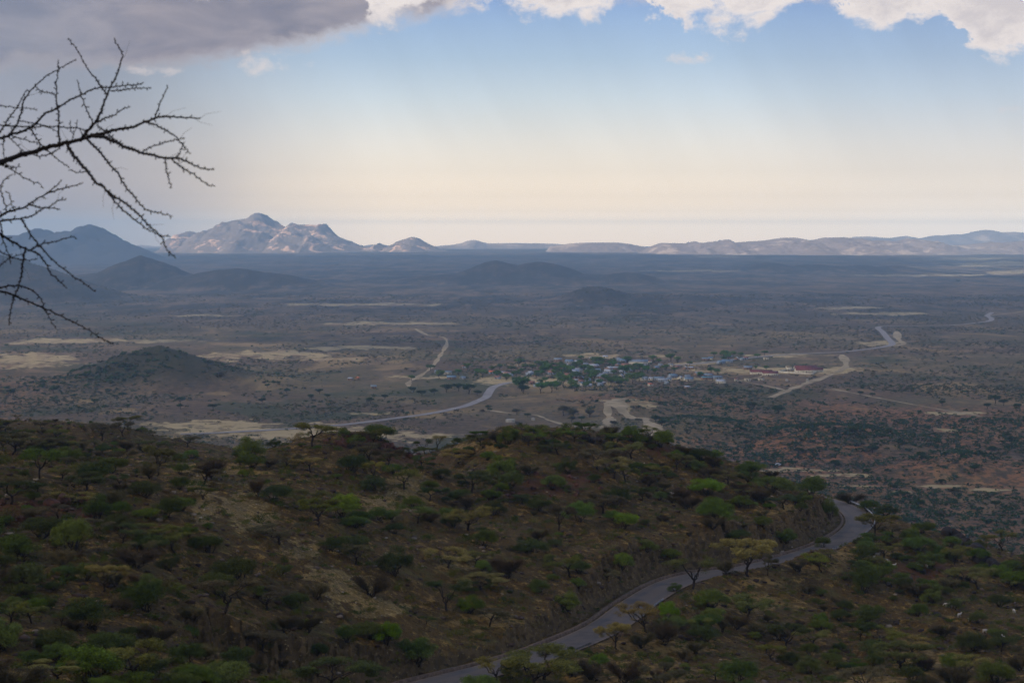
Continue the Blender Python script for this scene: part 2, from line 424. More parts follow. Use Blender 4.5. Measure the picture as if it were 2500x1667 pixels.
# ------------------------------------------------------------------ ground materials
def ground_material():
    m, t, b = mat("earth")
    g = t.new('ShaderNodeNewGeometry'); pos = g.outputs['Position']
    near = t.attr('near'); sand = t.attr('sand'); red = t.attr('red'); pale = t.attr('pale'); rock = t.attr('rock'); far = t.attr('far')
    # plain
    a = t.noise(t.vscale(pos, (1, .8, 1)), .0022, 5, .6)
    c = t.noise(t.vscale(pos, (1, .55, 1)), .011, 5, .65)
    d = t.noise(pos, .06, 5, .7)
    plain = t.mix(t.ss(a, .40, .60), (.105, .072, .045), (.125, .108, .052))
    plain = t.mix(t.m('MULTIPLY', t.ss(c, .50, .66), .65), plain, (.235, .168, .108))
    plain = t.mix(t.m('MULTIPLY', t.ss(d, .50, .64), .75), plain, (.045, .042, .034))
    d2 = t.noise(t.vscale(pos, (1, .7, 1)), .16, 4, .7)
    plain = t.mix(t.m('MULTIPLY', t.ss(d2, .50, .62), .55), plain, (.19, .135, .088))
    plain = t.mix(t.m('MULTIPLY', t.ss(d2, .48, .38), .5), plain, (.05, .045, .035))
    gp = t.noise(t.vscale(pos, (1, .6, 1)), .0065, 5, .65, .6)
    plain = t.mix(t.m('MULTIPLY', t.ss(gp, .54, .64), .7), plain, (.30, .22, .11))
    plain = t.mix(t.m('MULTIPLY', t.ss(gp, .48, .38), .8), plain, (.050, .062, .026))
    # far ground: scrub blotches stretched over wide country
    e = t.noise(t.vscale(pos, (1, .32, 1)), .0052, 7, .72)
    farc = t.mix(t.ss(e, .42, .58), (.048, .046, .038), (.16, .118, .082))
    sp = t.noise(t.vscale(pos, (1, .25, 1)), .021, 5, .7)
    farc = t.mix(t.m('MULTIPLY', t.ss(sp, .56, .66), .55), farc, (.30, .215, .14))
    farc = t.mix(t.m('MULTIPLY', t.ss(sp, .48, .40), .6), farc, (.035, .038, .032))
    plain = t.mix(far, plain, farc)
    hl_ = t.attr('hill'); plain = t.mix(t.m('MULTIPLY', hl_, t.m('ADD', .6, t.m('MULTIPLY', t.ss(sp, .60, .42), .35))), plain, t.mix(far, (.040, .040, .022), (.040, .038, .032)))
    redc = t.mix(t.ss(d2, .42, .60), (.075, .050, .026), (.38, .16, .065))
    plain = t.mix(t.m('MULTIPLY', red, t.ss(c, .35, .6)), plain, redc)
    sn = t.noise(pos, .03, 4, .6); e2_ = t.noise(t.vscale(pos, (1, .4, 1)), .018, 5, .7)
    sandc = t.mix(sn, (.34, .275, .15), (.46, .385, .24))
    sb = t.ss(t.m('ADD', t.m('ADD', t.m('MULTIPLY', sand, .8), t.m('MULTIPLY', t.m('SUBTRACT', d, .5), 3.2)), t.m('MULTIPLY', t.m('SUBTRACT', e2_, .5), 3.2)), .42, .85)
    plain = t.mix(t.m('MULTIPLY', sb, t.ss(sand, .02, .2)), plain, sandc)
    ms = t.noise(t.vscale(pos, (1, .8, 1)), .016, 5, .7)
    plain = t.mix(t.m('MULTIPLY', t.attr('mid'), t.m('MULTIPLY', t.ss(ms, .52, .60), .6)), plain, (.27, .19, .125))
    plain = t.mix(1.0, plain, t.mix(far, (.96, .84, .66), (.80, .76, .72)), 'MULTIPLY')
    # hillside
    n1 = t.noise(pos, .05, 5, .6); n2 = t.noise(pos, .6, 6, .7); n3 = t.noise(pos, 3.2, 4, .7)
    hs = t.mix(n1, (.046, .027, .011), (.110, .067, .026))
    hs = t.mix(t.ss(n2, .50, .68), hs, (.27, .17, .070))
    hs = t.mix(t.m('MULTIPLY', t.ss(n3, .50, .60), .85), hs, (.014, .011, .008))
    vg = t.ss(t.noise(pos, .11, 4, .6), .48, .62)
    hs = t.mix(t.m('MULTIPLY', vg, t.m('MULTIPLY', t.ss(n2, .4, .6), .7)), hs, (.050, .052, .022))
    vo = t.new('ShaderNodeTexVoronoi'); vo.inputs['Scale'].default_value = 1.5; t.l.new(pos, vo.inputs['Vector'])
    st = t.ss(vo.outputs['Distance'], .34, .22)
    pz = t.m('MULTIPLY', t.ss(t.m('ADD', pale, t.m('MULTIPLY', t.m('SUBTRACT', n2, .5), 3.0)), .42, .8), t.m('ADD', .45, t.m('MULTIPLY', st, .55)))
    hs = t.mix(t.m('MULTIPLY', pz, t.m('MULTIPLY', t.ss(n3, .36, .52), .95)), hs, t.mix(n3, (.20, .14, .085), (.42, .32, .20)))
    tanv = t.m('MULTIPLY', t.attr('tan'), t.ss(n2, .38, .58))
    hs = t.mix(t.m('MULTIPLY', tanv, .85), hs, (.26, .175, .09))
    # rock where steep
    rk = t.new('ShaderNodeTexVoronoi', feature='F1'); rk.inputs['Scale'].default_value = .9
    t.l.new(t.vscale(pos, (1, 1, 1.9)), rk.inputs['Vector'])
    rc = t.mix(rk.outputs['Color'], (.030, .022, .018), (.13, .088, .06))
    rc = t.mix(t.ss(t.noise(t.vscale(pos, (1, 1, 2.2)), 1.4, 4, .6), .6, .72), rc, (.26, .20, .15))
    sepn = t.new('ShaderNodeSeparateXYZ'); t.l.new(g.outputs['True Normal'], sepn.inputs[0])
    steep = t.ss(sepn.outputs[2], .80, .62)
    hs = t.mix(t.m('MULTIPLY', steep, .9), hs, rc)
    hs = t.mix(t.m('MULTIPLY', rock, t.ss(n2, .36, .55)), hs, t.mix(n3, (.035, .018, .013), (.12, .048, .03)))
    hs = t.mix(1.0, hs, (1.12, 1.04, .62), 'MULTIPLY')
    out = t.mix(near, plain, hs)
    t.l.new(out, b.inputs['Base Color'])
    bn = t.m('ADD', t.m('MULTIPLY', n2, 1.0), t.m('MULTIPLY', n3, .4))
    bp = t.new('ShaderNodeBump'); bp.inputs['Distance'].default_value = .5
    t.put(bp.inputs['Strength'], t.m('MULTIPLY', near, .9)); t.l.new(bn, bp.inputs['Height']); t.l.new(bp.outputs[0], b.inputs['Normal'])
    return m
EARTH = ground_material()

def ellipses(px, py, L):
    o = np.zeros(px.shape)
    q = fbm(px / 90, py / 14, 4, 301); q2 = fbm(px / 40, py / 9, 4, 302)
    for (x, y, rx, ry) in L:
        if y > 1100 and x < 1300: px_, py_ = px + 60 * q2, py + 60 * q
        else: px_, py_ = px + 1.6 * rx * q, py + 2.2 * ry * q2
        o = np.maximum(o, np.clip(1.4 - ((px_ - x) / rx) ** 2 - ((py_ - y) / ry) ** 2, 0, 1))
    return o
    for (x, y, rx, ry) in L:
        o = np.maximum(o, np.clip(1.5 - ((px - x) / rx) ** 2 - ((py - y) / ry) ** 2, 0, 1))
    return o
SANDS_SUNLIT = [(230, 832, 260, 6), (60, 880, 170, 16), (300, 900, 120, 6), (650, 866, 190, 11), (880, 850, 140, 6), (760, 878, 130, 5), (580, 1036, 190, 12), (760, 1058, 280, 18), (620, 1050, 200, 10), (1010, 1066, 160, 10), (900, 1010, 90, 5),
         (1040, 920, 90, 4), (930, 790, 160, 4), (1950, 868, 120, 4), (2160, 838, 60, 6), (1700, 888, 120, 4), (1600, 870, 60, 3), (1450, 870, 90, 5), (1560, 1000, 60, 16), (1480, 985, 60, 10), (1330, 930, 160, 10), (1900, 905, 190, 9), (1660, 925, 120, 5),
         (1930, 1148, 80, 6), (2050, 1160, 80, 5), (2120, 1188, 70, 5), (2190, 1202, 60, 5), (2300, 1188, 70, 4), (2440, 1196, 90, 4), (2340, 1008, 60, 4), (2300, 1050, 40, 4),
         (2300, 632, 260, 2.2), (2380, 645, 150, 3), (2440, 655, 100, 4), (1750, 640, 90, 2), (2280, 676, 190, 2.4), (2480, 672, 60, 4), (1700, 668, 120, 1.6), (2050, 624, 300, 1.3), (2170, 765, 130, 4), (2050, 752, 100, 3), (500, 770, 130, 3), (900, 744, 260, 3)]  # far right rows paint the plain's sunlit patches in sand colour

# ------------------------------------------------------------------ the ground sheet
def build_ground():
    ys = np.concatenate([np.arange(-30, 110, 3.0), np.arange(110, 200, 1.0), np.arange(200, 470, .55), np.arange(470, 640, 1.3), np.arange(640, 900, 5),
                         np.geomspace(900, 4200, 620), np.geomspace(4230, 26500, 420)])
    du = .31
    us = np.concatenate([-np.geomspace(1.5, du + .004, 90), np.linspace(-du, du, 900), np.geomspace(du + .004, 1.5, 90)])
    YY, UU = np.meshgrid(ys, us, indexing='ij')
    XX = UU * np.sqrt(np.maximum(YY, 0) ** 2 + 25 ** 2)
    XX = np.clip(XX, -40000, 40000)
    ZZ = height(XX.ravel(), YY.ravel()).reshape(XX.shape)
    GRID.update(ys=ys, us=us, Z=ZZ)
    print('ground', XX.shape, ZZ.min(), ZZ.max())
    px, py = proj(XX, YY, ZZ)
    _, pf = proj(XX, YY, np.zeros_like(XX))
    pln = sstep(YY, 600, 930)
    sand = ellipses(px, pf, SANDS_SUNLIT) * pln
    n = fbm(XX / 300, YY / 500, 3, 9)
    red = np.clip(sstep(px, 1500, 1900) * sstep(py, 930, 1010) + .8 * sstep(px, 1250, 1500) * sstep(py, 950, 975) * sstep(py, 1000, 985) + .5 * sstep(py, 840, 900) * sstep(px, 300, 0), 0, 1) * np.clip(.55 + 1.8 * n, 0, 1) * pln
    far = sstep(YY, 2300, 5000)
    hillm = np.clip(hills_h(XX.ravel(), YY.ravel()).reshape(XX.shape) / 14, 0, 1)
    hillm = np.where(px > 1250, np.where(YY < 2000, 0, hillm), hillm)
    midm = ellipses(px, pf, [(1550, 790, 380, 45), (1700, 860, 300, 25), (2200, 860, 300, 60), (900, 790, 300, 40), (150, 860, 250, 50), (700, 870, 250, 40), (2250, 700, 300, 22)]) * (1 - hillm)
    pale = ellipses(px, py, [(480, 1180, 26, 50), (505, 1235, 30, 50), (500, 1260, 26, 30), (590, 1240, 60, 45), (640, 1260, 40, 30), (610, 1290, 45, 25), (740, 1340, 50, 25), (850, 1440, 80, 40), (930, 1490, 70, 25), (1000, 1200, 60, 50), (930, 1230, 50, 40), (1130, 1380, 70, 22), (800, 1400, 60, 25)]) * (1 - pln)
    tan = ellipses(px, py, [(2150, 1335, 60, 22), (2080, 1352, 90, 14), (2000, 1385, 80, 12), (1800, 1470, 130, 24), (1600, 1580, 130, 22), (1480, 1620, 120, 30), (1560, 1650, 120, 30), (1400, 1655, 90, 16), (1150, 1088, 120, 12), (560, 1145, 160, 12), (1900, 1240, 60, 14), (2250, 1620, 90, 30), (2100, 1660, 90, 20), (1860, 1420, 70, 14), (1180, 1520, 120, 12)]) * (1 - pln)
    rock = ellipses(px, py, [(60, 1250, 90, 40), (200, 1260, 50, 28), (900, 1085, 120, 24), (1000, 1110, 80, 18), (1320, 1190, 90, 26), (1400, 1165, 90, 18), (2360, 1300, 50, 30), (2250, 1400, 70, 30), (1620, 1100, 40, 12)]) * (1 - pln)
    nr, nc = XX.shape
    V = np.stack([XX, YY, ZZ], -1).reshape(-1, 3)
    idx = np.arange(nr * nc).reshape(nr, nc)
    F = np.stack([idx[:-1, :-1], idx[:-1, 1:], idx[1:, 1:], idx[1:, :-1]], -1)
    hh = hills_h(XX.ravel(), YY.ravel()).reshape(XX.shape)
    ownr = np.zeros(XX.shape, int)
    ownr[YY < 760] = 1
    mid = (hh > 2.5) & (YY > 900)
    lab = [(1, [0, 1, 2]), (2, [3, 4, 5]), (3, [6]), (4, [7, 8, 9, 10]), (5, [11, 12]), (6, [13, 14, 15, 16, 17])]
    for k, ids in lab:
        c = [P3(HILLS[i][0], HILLS[i][1], HILLS[i][2]) for i in ids]; D = HILLS[ids[0]][2]
        q = mid & (np.abs(YY - D) < {1: 240, 2: 1000, 3: 1000, 4: 1000, 5: 560, 6: 1000}[k])
        x0 = min(cc[0] - 1.4 * HILLS[i][3] * D / FPX for cc, i in zip(c, ids)); x1 = max(cc[0] + 1.4 * HILLS[i][3] * D / FPX for cc, i in zip(c, ids))
        ownr[q & (XX > x0) & (XX < x1)] = k + 1
    fo = ownr[:-1, :-1]
    names = ['ground', 'hillside', 'hill', 'hill', 'hill', 'hill', 'hill', 'hill']
    labs = ['wide brown scrub plain reaching to the horizon', 'dark scrub covered hillside spur in the foreground', 'low conical hill dotted with bushes left of the road', 'blue hazy peaked hill at left on the plain',
            'blue slope entering at the left edge behind the twigs', 'long twin topped blue hill in the middle of the plain', 'low dark hill right of centre on the plain', 'low dark ridge with small knobs at right on the plain']
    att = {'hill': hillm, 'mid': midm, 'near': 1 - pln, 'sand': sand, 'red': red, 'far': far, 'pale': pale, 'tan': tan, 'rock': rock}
    for k in range(8):
        sel = F[fo == k]
        if not len(sel): continue
        u, inv = np.unique(sel.ravel(), return_inverse=True)
        me = mesh_np(names[k], V[u], inv.reshape(-1, 4), [EARTH], smooth=(k != 1), attrs={n_: a.ravel()[u] for n_, a in att.items()})
        link(names[k], me, kind='structure', label=labs[k])
build_ground()

# ------------------------------------------------------------------ distant mountains (heightfields with real depth)
def mountain_mat(name, c0, c1, c2, scale, thr):
    m, t, b = mat(name)
    g = t.new('ShaderNodeNewGeometry'); pos = g.outputs['Position']
    n = t.noise(t.vscale(pos, (1, .6, 1.6)), scale, 7, .65, .6); n2 = t.noise(pos, scale * 5, 5, .7)
    n3 = t.noise(pos, scale * .35, 3, .5)
    c = t.mix(n2, c0, c1)
    v = t.m('ADD', t.m('ADD', n, t.m('MULTIPLY', t.m('SUBTRACT', n2, .5), .35)), t.m('MULTIPLY', t.m('SUBTRACT', n3, .5), .5))
    c = t.mix(t.ss(v, thr, thr + .10), c, c2)
    t.l.new(c, b.inputs['Base Color'])
    return m
def mountain(sil, D, depth, base, m, label, seed, rough=.25, cell=None, name='mountain'):
    sil = np.array(sil, float)
    px = np.arange(sil[0, 0], sil[-1, 0] + .01, cell or max(.8, (sil[-1, 0] - sil[0, 0]) / 420))
    sy = np.interp(px, sil[:, 0], sil[:, 1])
    X0, _ = ray(px, sy); top = CAMZ + ray(px, sy)[1] * D
    edge = np.minimum(1, np.minimum(px - px[0], px[-1] - px) / (.05 * (px[-1] - px[0])))
    fz = .0062 * (min(max(D, 7000), 17500) - 7000) - 3
    e_ = np.clip(edge * 1.0, 0, 1); e_ = e_ * e_ * (3 - 2 * e_)
    top = np.maximum(fz + (top - fz) * e_, 2)
    # coarse version of the crest gives the foot its width
    nv = 91; v = np.linspace(-1, 1, nv); v = np.sign(v) * np.abs(v) ** 1.3
    VV, TT = np.meshgrid(v, top, indexing='ij'); XX = np.broadcast_to(X0, VV.shape)
    tm = top.max()
    w = depth * (.35 + .65 * (TT / tm) ** .6)
    YY = D + VV * w
    prof = np.clip(1 - np.abs(VV) ** 1.15, 0, 1)
    Xw = XX * D * (1 + 0 * YY)
    gul = ridged(Xw / (tm * 1.1), YY / (tm * 1.6), 5, seed) - .55
    gs = fbm(Xw / (tm * .35), YY / (tm * .4), 4, seed + 9)
    off = 4 * np.abs(VV) * (1 - np.abs(VV))
    ZZ = TT * prof * (1 + off * (rough * 1.6 * gul + rough * 1.6 * gs)) - 3 * (1 - prof) - 1
    fl = .0062 * (np.clip(YY, 7000, 17500) - 7000)
    ZZ = np.maximum(ZZ, fl - 4 + 6 * prof * (TT > fl))
    ZZ = np.where(np.abs(VV) > .999, fl - 4, ZZ)
    # keep the crest on its outline: shift lateral with distance so the shape is a true solid, not a fan
    V = np.stack([Xw, YY, ZZ], -1).reshape(-1, 3)
    nr, nc = VV.shape; idx = np.arange(nr * nc).reshape(nr, nc)
    F = np.stack([idx[:-1, :-1], idx[:-1, 1:], idx[1:, 1:], idx[1:, :-1]], -1).reshape(-1, 4)
    link(name, mesh_np(name, V, F, [m], smooth=True), kind='structure', label=label)
MROCK = mountain_mat('granite', (.19, .145, .115), (.31, .235, .175), (.82, .52, .34), .0070, .55)
MDARK = mountain_mat('shaded_rock', (.07, .065, .06), (.12, .105, .09), (.16, .13, .11), .002, .66)  # darker copy of the rock; the left range's shade is in its colour
MPALE = mountain_mat('pale_escarpment', (.25, .19, .16), (.38, .29, .235), (.55, .42, .32), .0022, .53)
main_sil = [(410, 611), (416, 606), (422, 601), (436, 592), (444, 580), (449, 570), (454, 565.5), (464, 564), (476, 567), (491, 573.5), (511, 559), (527, 554.7), (537, 554), (559, 542.6), (578, 538), (607, 532), (618, 525), (625, 521), (637, 520.5), (645, 523),
            (651, 527), (671, 541), (698, 556), (719, 546.8), (732, 548.5), (752, 548), (773, 549.5), (781, 545.8), (792, 554), (806, 565), (824, 576), (840, 583), (856, 589), (875, 597), (894, 602.5), (906, 602), (918, 597), (926, 592.7), (935, 597), (945, 603), (952, 600), (967, 590), (987, 584),
            (998, 580), (1007, 578), (1018, 580.5), (1030, 587), (1050, 597), (1076, 607), (1100, 611)]
mountain(main_sil, 17000, 2300, 0, MROCK, 'pale granite mountain with pink rock faces, tallest on the horizon', 5, .38)
left_sil = [(-500, 640), (-380, 618), (-250, 598), (-120, 590), (-40, 580), (0, 578), (20, 574), (53, 574), (73, 570), (88, 560), (95, 557), (102, 560), (112, 566), (135, 574), (145, 570), (157, 563), (175, 565), (191, 567), (202, 556), (212, 549), (219, 547), (233, 553), (258, 571.5), (285, 585), (309, 595), (330, 604), (351, 613.6), (375, 625), (400, 637)]
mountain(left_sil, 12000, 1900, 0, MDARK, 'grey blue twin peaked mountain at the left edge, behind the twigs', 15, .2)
mesa = [(1546, 600), (1600, 593), (1680, 593.7), (1694, 588), (1711, 593), (1761, 588), (1772, 584), (1791, 592), (1868, 587), (1890, 583), (1914, 580), (1944, 580), (1965, 584), (1986, 589), (1998, 584), (2013, 580), (2059, 579), (2097, 583), (2113, 589), (2150, 587), (2189, 589), (2212, 583), (2235, 583), (2250, 584.5), (2280, 592),
        (2308, 598.6), (2340, 598.5), (2365, 598), (2400, 593), (2423, 590), (2440, 594), (2499, 588), (2600, 580), (2800, 585), (3000, 600)]
mountain(mesa, 15800, 2200, 0, MPALE, 'long pale pink escarpment of flat topped hills at right on the horizon', 25, .3)
mountain([(1330, 604), (1359, 600), (1393, 594), (1420, 592.5), (1450, 592), (1508, 592), (1535, 595), (1570, 602), (1620, 606)], 16600, 1500, 0, MPALE, 'low flat topped hill right of centre on the horizon', 35, .2)
mountain([(990, 606), (1068, 600.5), (1100, 598), (1125, 594), (1140, 588), (1150, 586), (1163, 586), (1178, 591), (1190, 593.7), (1259, 593.5), (1317, 594), (1351, 595), (1420, 600), (1500, 604)], 20500, 2000, 0, MPALE, 'faint pale hills near the centre of the horizon', 45, .2)
mountain([(1680, 592), (1730, 590), (1790, 592), (1900, 589), (2040, 590), (2086, 578), (2120, 577), (2150, 580), (2174, 581), (2200, 577), (2212, 575.7), (2243, 582.6), (2265, 578), (2289, 574), (2300, 575), (2327, 572), (2350, 572), (2365, 569), (2385, 564), (2404, 561), (2420, 562), (2442, 567), (2475, 566), (2500, 568), (2600, 560), (2700, 575), (2850, 590)],
         24000, 2000, 0, MPALE, 'faintest far blue range behind the escarpment at right', 55, .2)
mountain([(300, 606), (345, 598), (380, 601), (420, 600), (880, 602), (905, 597), (940, 598), (985, 604)], 22500, 1700, 0, MPALE, 'thin pale line of hills behind the granite mountain', 65, .2)

# ------------------------------------------------------------------ roads, tracks
def ribbon(name, P, hw, m, dz, label, cross=None, kind='structure', wj=0.0):
    P = np.asarray(P, float); T = np.gradient(P[:, :2], axis=0); T /= np.linalg.norm(T, axis=1)[:, None]
    N = np.stack([-T[:, 1], T[:, 0]], 1)
    ws = np.array(cross if cross is not None else [-1, -.5, 0, .5, 1])
    hwv = hw * (1 + wj * 2 * fbm(np.arange(len(P)) * .31, np.zeros(len(P)), 3, 88))
    V = []
    for i, w in enumerate(ws):
        XY = P[:, :2] + N * (w * hwv)[:, None]
        z = P[:, 2] if P.shape[1] > 2 else gh(XY[:, 0], XY[:, 1])
        V.append(np.column_stack([XY, z + dz]))
    V = np.stack(V, 1); n, k = V.shape[:2]
    idx = np.arange(n * k).reshape(n, k)
    F = np.stack([idx[:-1, :-1], idx[1:, :-1], idx[1:, 1:], idx[:-1, 1:]], -1).reshape(-1, 4)
    uvx = np.broadcast_to(ws, (n, k)).ravel()
    return link(name, mesh_np(name, V.reshape(-1, 3), F, [m], smooth=True, attrs={'across': uvx}), kind=kind, label=label)
def asphalt():
    m, t, b = mat('worn_asphalt')
    g = t.new('ShaderNodeNewGeometry'); pos = g.outputs['Position']; ac = t.attr('across')
    n = t.noise(pos, .35, 4, .6); f = t.noise(pos, 9, 3, .7)
    c = t.mix(n, (.100, .078, .062), (.140, .108, .084))
    tr = t.m('ABSOLUTE', t.m('SUBTRACT', t.m('ABSOLUTE', ac), .5))
    c = t.mix(t.m('MULTIPLY', t.ss(tr, .22, .04), .4), c, (.075, .072, .078))
    e = t.ss(t.m('ADD', t.m('ABSOLUTE', ac), t.m('MULTIPLY', t.m('SUBTRACT', n, .5), .25)), .86, .97)
    c = t.mix(t.m('MULTIPLY', e, .85), c, (.20, .13, .078))
    c = t.mix(t.m('MULTIPLY', t.ss(t.noise(pos, .16, 5, .7), .54, .60), .5), c, (.058, .050, .044))
    c = t.mix(t.m('MULTIPLY', f, .25), c, (.07, .065, .065))
    t.l.new(c, b.inputs['Base Color']); b.inputs['Roughness'].default_value = .8
    return m
ASPH = asphalt()
ribbon('road', RP, RHW, ASPH, .02, 'grey mountain road winding round the spur', cross=np.linspace(-1, 1, 13))
def simple(name, c0, c1, sc_=.5, rough=.95, spec=.15, metal=0):
    m, t, b = mat(name)
    tc = t.new('ShaderNodeTexCoord')
    n = t.noise(tc.outputs['Object'], sc_, 5, .65)
    t.l.new(t.mix(t.ss(n, .35, .65), c0, c1), b.inputs['Base Color'])
    b.inputs['Roughness'].default_value = rough; b.inputs['Specular IOR Level'].default_value = spec; b.inputs['Metallic'].default_value = metal
    return m
DIRT = simple('track_dirt', (.22, .165, .09), (.40, .30, .175), .06)
PLAINROAD = simple('plain_road', (.22, .19, .17), (.29, .255, .23), .05)
KERB = simple('kerb_stone', (.10, .065, .045), (.19, .125, .08), 1.2)
def plain_line(px, jit=0):
    c = catmull(px, 10); rx, rz = ray(c[:, 0], c[:, 1])
    Y = -CAMZ / rz
    for _ in range(5): Y = (gh(rx * Y, Y) - CAMZ) / rz
    return np.stack([rx * Y, Y], 1)
PV1 = [(1290, 928), (1271, 931.6), (1240, 935), (1206, 945), (1194, 958), (1186, 970), (1163, 981), (1137, 991), (1106, 998.6), (1049, 1010), (953, 1023), (876, 1033), (800, 1040.6), (727, 1046), (528, 1057), (440, 1060)]
PV2 = [(1600, 893), (1684, 889.5), (1761, 882), (1868, 870), (1963, 864), (2059, 859), (2136, 850.5), (2172, 844), (2178, 838), (2166, 825), (2155, 811), (2143, 801), (2150, 797.5), (2166, 797), (2250, 796), (2327, 794), (2380, 789), (2415, 784), (2421, 778), (2411, 771), (2423, 763)]
TR = [[(1014, 803), (1045, 818.7), (1083, 824), (1091, 838), (1083, 855), (1068, 878), (1052, 899), (1022, 920), (999, 933), (998, 945)],
      [(1183, 1000), (1251, 1010), (1309, 1014), (1343, 1027), (1397, 1040.6), (1470, 1046), (1519, 1065), (1560, 1085)],
      [(1531, 972), (1500, 977.5), (1483, 989), (1489, 1016), (1485, 1035), (1470, 1046)],
      [(1500, 977), (1519, 996.6), (1561, 1016), (1584, 1035), (1600, 1050), (1612, 1064)],
      [(2055, 866), (2065, 885.7), (2059, 901), (2021, 918), (1967, 937), (1921, 954.5), (1883, 970)],
      [(2189, 809), (2193, 828), (2206, 839.7), (2180, 846)],
      [(2030, 950), (2074, 958), (2174, 977.5), (2289, 998.6), (2346, 1008), (2400, 1018)],
      [(1921, 954), (1850, 938), (1790, 930), (1700, 935)], [(1022, 925), (1060, 923), (1085, 926)], [(2400, 772), (2460, 766), (2500, 760)],
      [(1130, 944), (1160, 936), (1200, 942)], [(1800, 930), (1850, 922), (1880, 905)]]
ribbon('road', plain_line(PV1), 4.6, PLAINROAD, .35, 'pale road curving across the plain into the village')
ribbon('road', plain_line(PV2), 5.2, PLAINROAD, .45, 'thin pale road leaving the village towards the right')
WID = [4.2, 3.4, 6.5, 8.5, 6.5, 7, 3.6, 3, 3, 5, 2.6, 2.6]
TLAB = ['dusty track zigzagging up the plain left of the village', 'dusty track running down to the spur crest below the village', 'sandy track bending left of the double fork', 'wide sandy track right of the double fork', 'broad straight dirt track right of the red roofed compound',
        'short sandy spur beside the kink of the far road', 'thin track crossing the red ground at right', 'thin path in front of the red roofed compound', 'short pale track left of the village', 'sandy track at the right edge beyond the plain road', 'thin path beside the road bend left of the village', 'thin path behind the pale huts']
for i, p in enumerate(TR): ribbon('dirt_track', plain_line(p), WID[i] * .66, DIRT, .3, TLAB[i], wj=.9)

# kerb wall between road and drain on the uphill side
def offset_line(i0, i1, off, dz=0):
    P = RP[i0:i1]; T = np.gradient(RP[:, :2], axis=0)[i0:i1]; T /= np.linalg.norm(T, axis=1)[:, None]
    N = np.stack([-T[:, 1], T[:, 0]], 1)
    return np.column_stack([P[:, :2] + N * off, P[:, 2] + dz])
def wall_along(L, w, h, seed):
    mb = MB(); L = np.asarray(L)
    T = np.gradient(L[:, :2], axis=0); T /= np.linalg.norm(T, axis=1)[:, None]; N = np.stack([-T[:, 1], T[:, 0]], 1)
    n = len(L); hj = h * (1 + .5 * fbm(np.arange(n) * .6, np.zeros(n), 2, seed))
    pr = []
    for (a, z) in ((-.5, -1.2), (-.42, 1), (.42, 1), (.5, -1.2)):
        pr.append(np.column_stack([L[:, :2] + N * a * w, L[:, 2] + (z * hj if z > 0 else z * .25)]))
    V = np.stack(pr, 1).reshape(-1, 3); idx = np.arange(n * 4).reshape(n, 4)
    F = np.stack([idx[:-1, :-1], idx[1:, :-1], idx[1:, 1:], idx[:-1, 1:]], -1).reshape(-1, 4)
    mb.add(V, F); mb.add(V, [[0, 1, 2, 3], [idx[-1, 3], idx[-1, 2], idx[-1, 1], idx[-1, 0]]])
    return mb
link('kerb', wall_along(offset_line(8, 128, RHW + .75), .55, .28, 4).build('kerb', KERB), kind='structure', label='low stone kerb between the road and its drain')

# ------------------------------------------------------------------ guard rails
RAIL = simple('rail_steel', (.34, .35, .36), (.52, .53, .53), 2.0, .5, .5, .35)
RAILD = simple('dark_rail', (.10, .095, .09), (.16, .15, .14), 2.0, .7)  # darker steel for the posts and the rails showing their back
def resample(L, step):
    L = np.asarray(L); s = np.concatenate([[0], np.cumsum(np.linalg.norm(np.diff(L, axis=0), axis=1))])
    q = np.arange(0, s[-1], step); return np.stack([np.interp(q, s, L[:, k]) for k in range(3)], 1)
def guard_rail(i0, i1, off, label, m):
    L = offset_line(i0, i1, off); c = L.mean(0)
    e = bpy.data.objects.new('guard_rail', None); C.objects.link(e); e.location = c
    e['label'] = label; e['category'] = 'guard rail'; e['group'] = 'guard rails along the outer edge of the road'
    D = resample(L, 1.0) - c
    T = np.gradient(D[:, :2], axis=0); T /= np.linalg.norm(T, axis=1)[:, None]; N = np.stack([-T[:, 1], T[:, 0]], 1)
    mb = MB(); pr = [(-.03, .44), (.05, .50), (-.03, .58), (.05, .66), (-.03, .74), (-.06, .74), (.02, .66), (-.06, .58), (.02, .50), (-.06, .44)]
    n = len(D); V = np.stack([np.column_stack([D[:, :2] + N * a, D[:, 2] + z]) for a, z in pr], 1); k = len(pr)
    idx = np.arange(n * k).reshape(n, k); nx = np.roll(idx, -1, axis=1)
    mb.add(V.reshape(-1, 3), np.stack([idx[:-1], idx[1:], nx[1:], nx[:-1]], -1).reshape(-1, 4))
    link('rail', mb.build('rail', m), e)
    pm = None
    for p in D[::4]:
        if pm is None:
            q = MB(); q.box((0, 0, .22), (.14, .16, 1.0)); pm = q.build('post', RAILD)
        link('post', pm, e, loc=p)
guard_rail(92, 131, -(RHW + .55), 'bright steel guard rail round the outside of the far bend', RAIL)
guard_rail(80, 90, -(RHW + .55), 'dull guard rail on the straight before the bend', RAILD)
guard_rail(72, 77, -(RHW + .55), 'short dull guard rail piece right of the lone umbrella acacia', RAILD)
guard_rail(48, 56, -(RHW + .5), 'guard rail piece beside the middle curve of the road', RAIL)
guard_rail(31, 39, -(RHW + .5), 'dark guard rail piece nearest the camera, below the small upright acacia', RAILD)

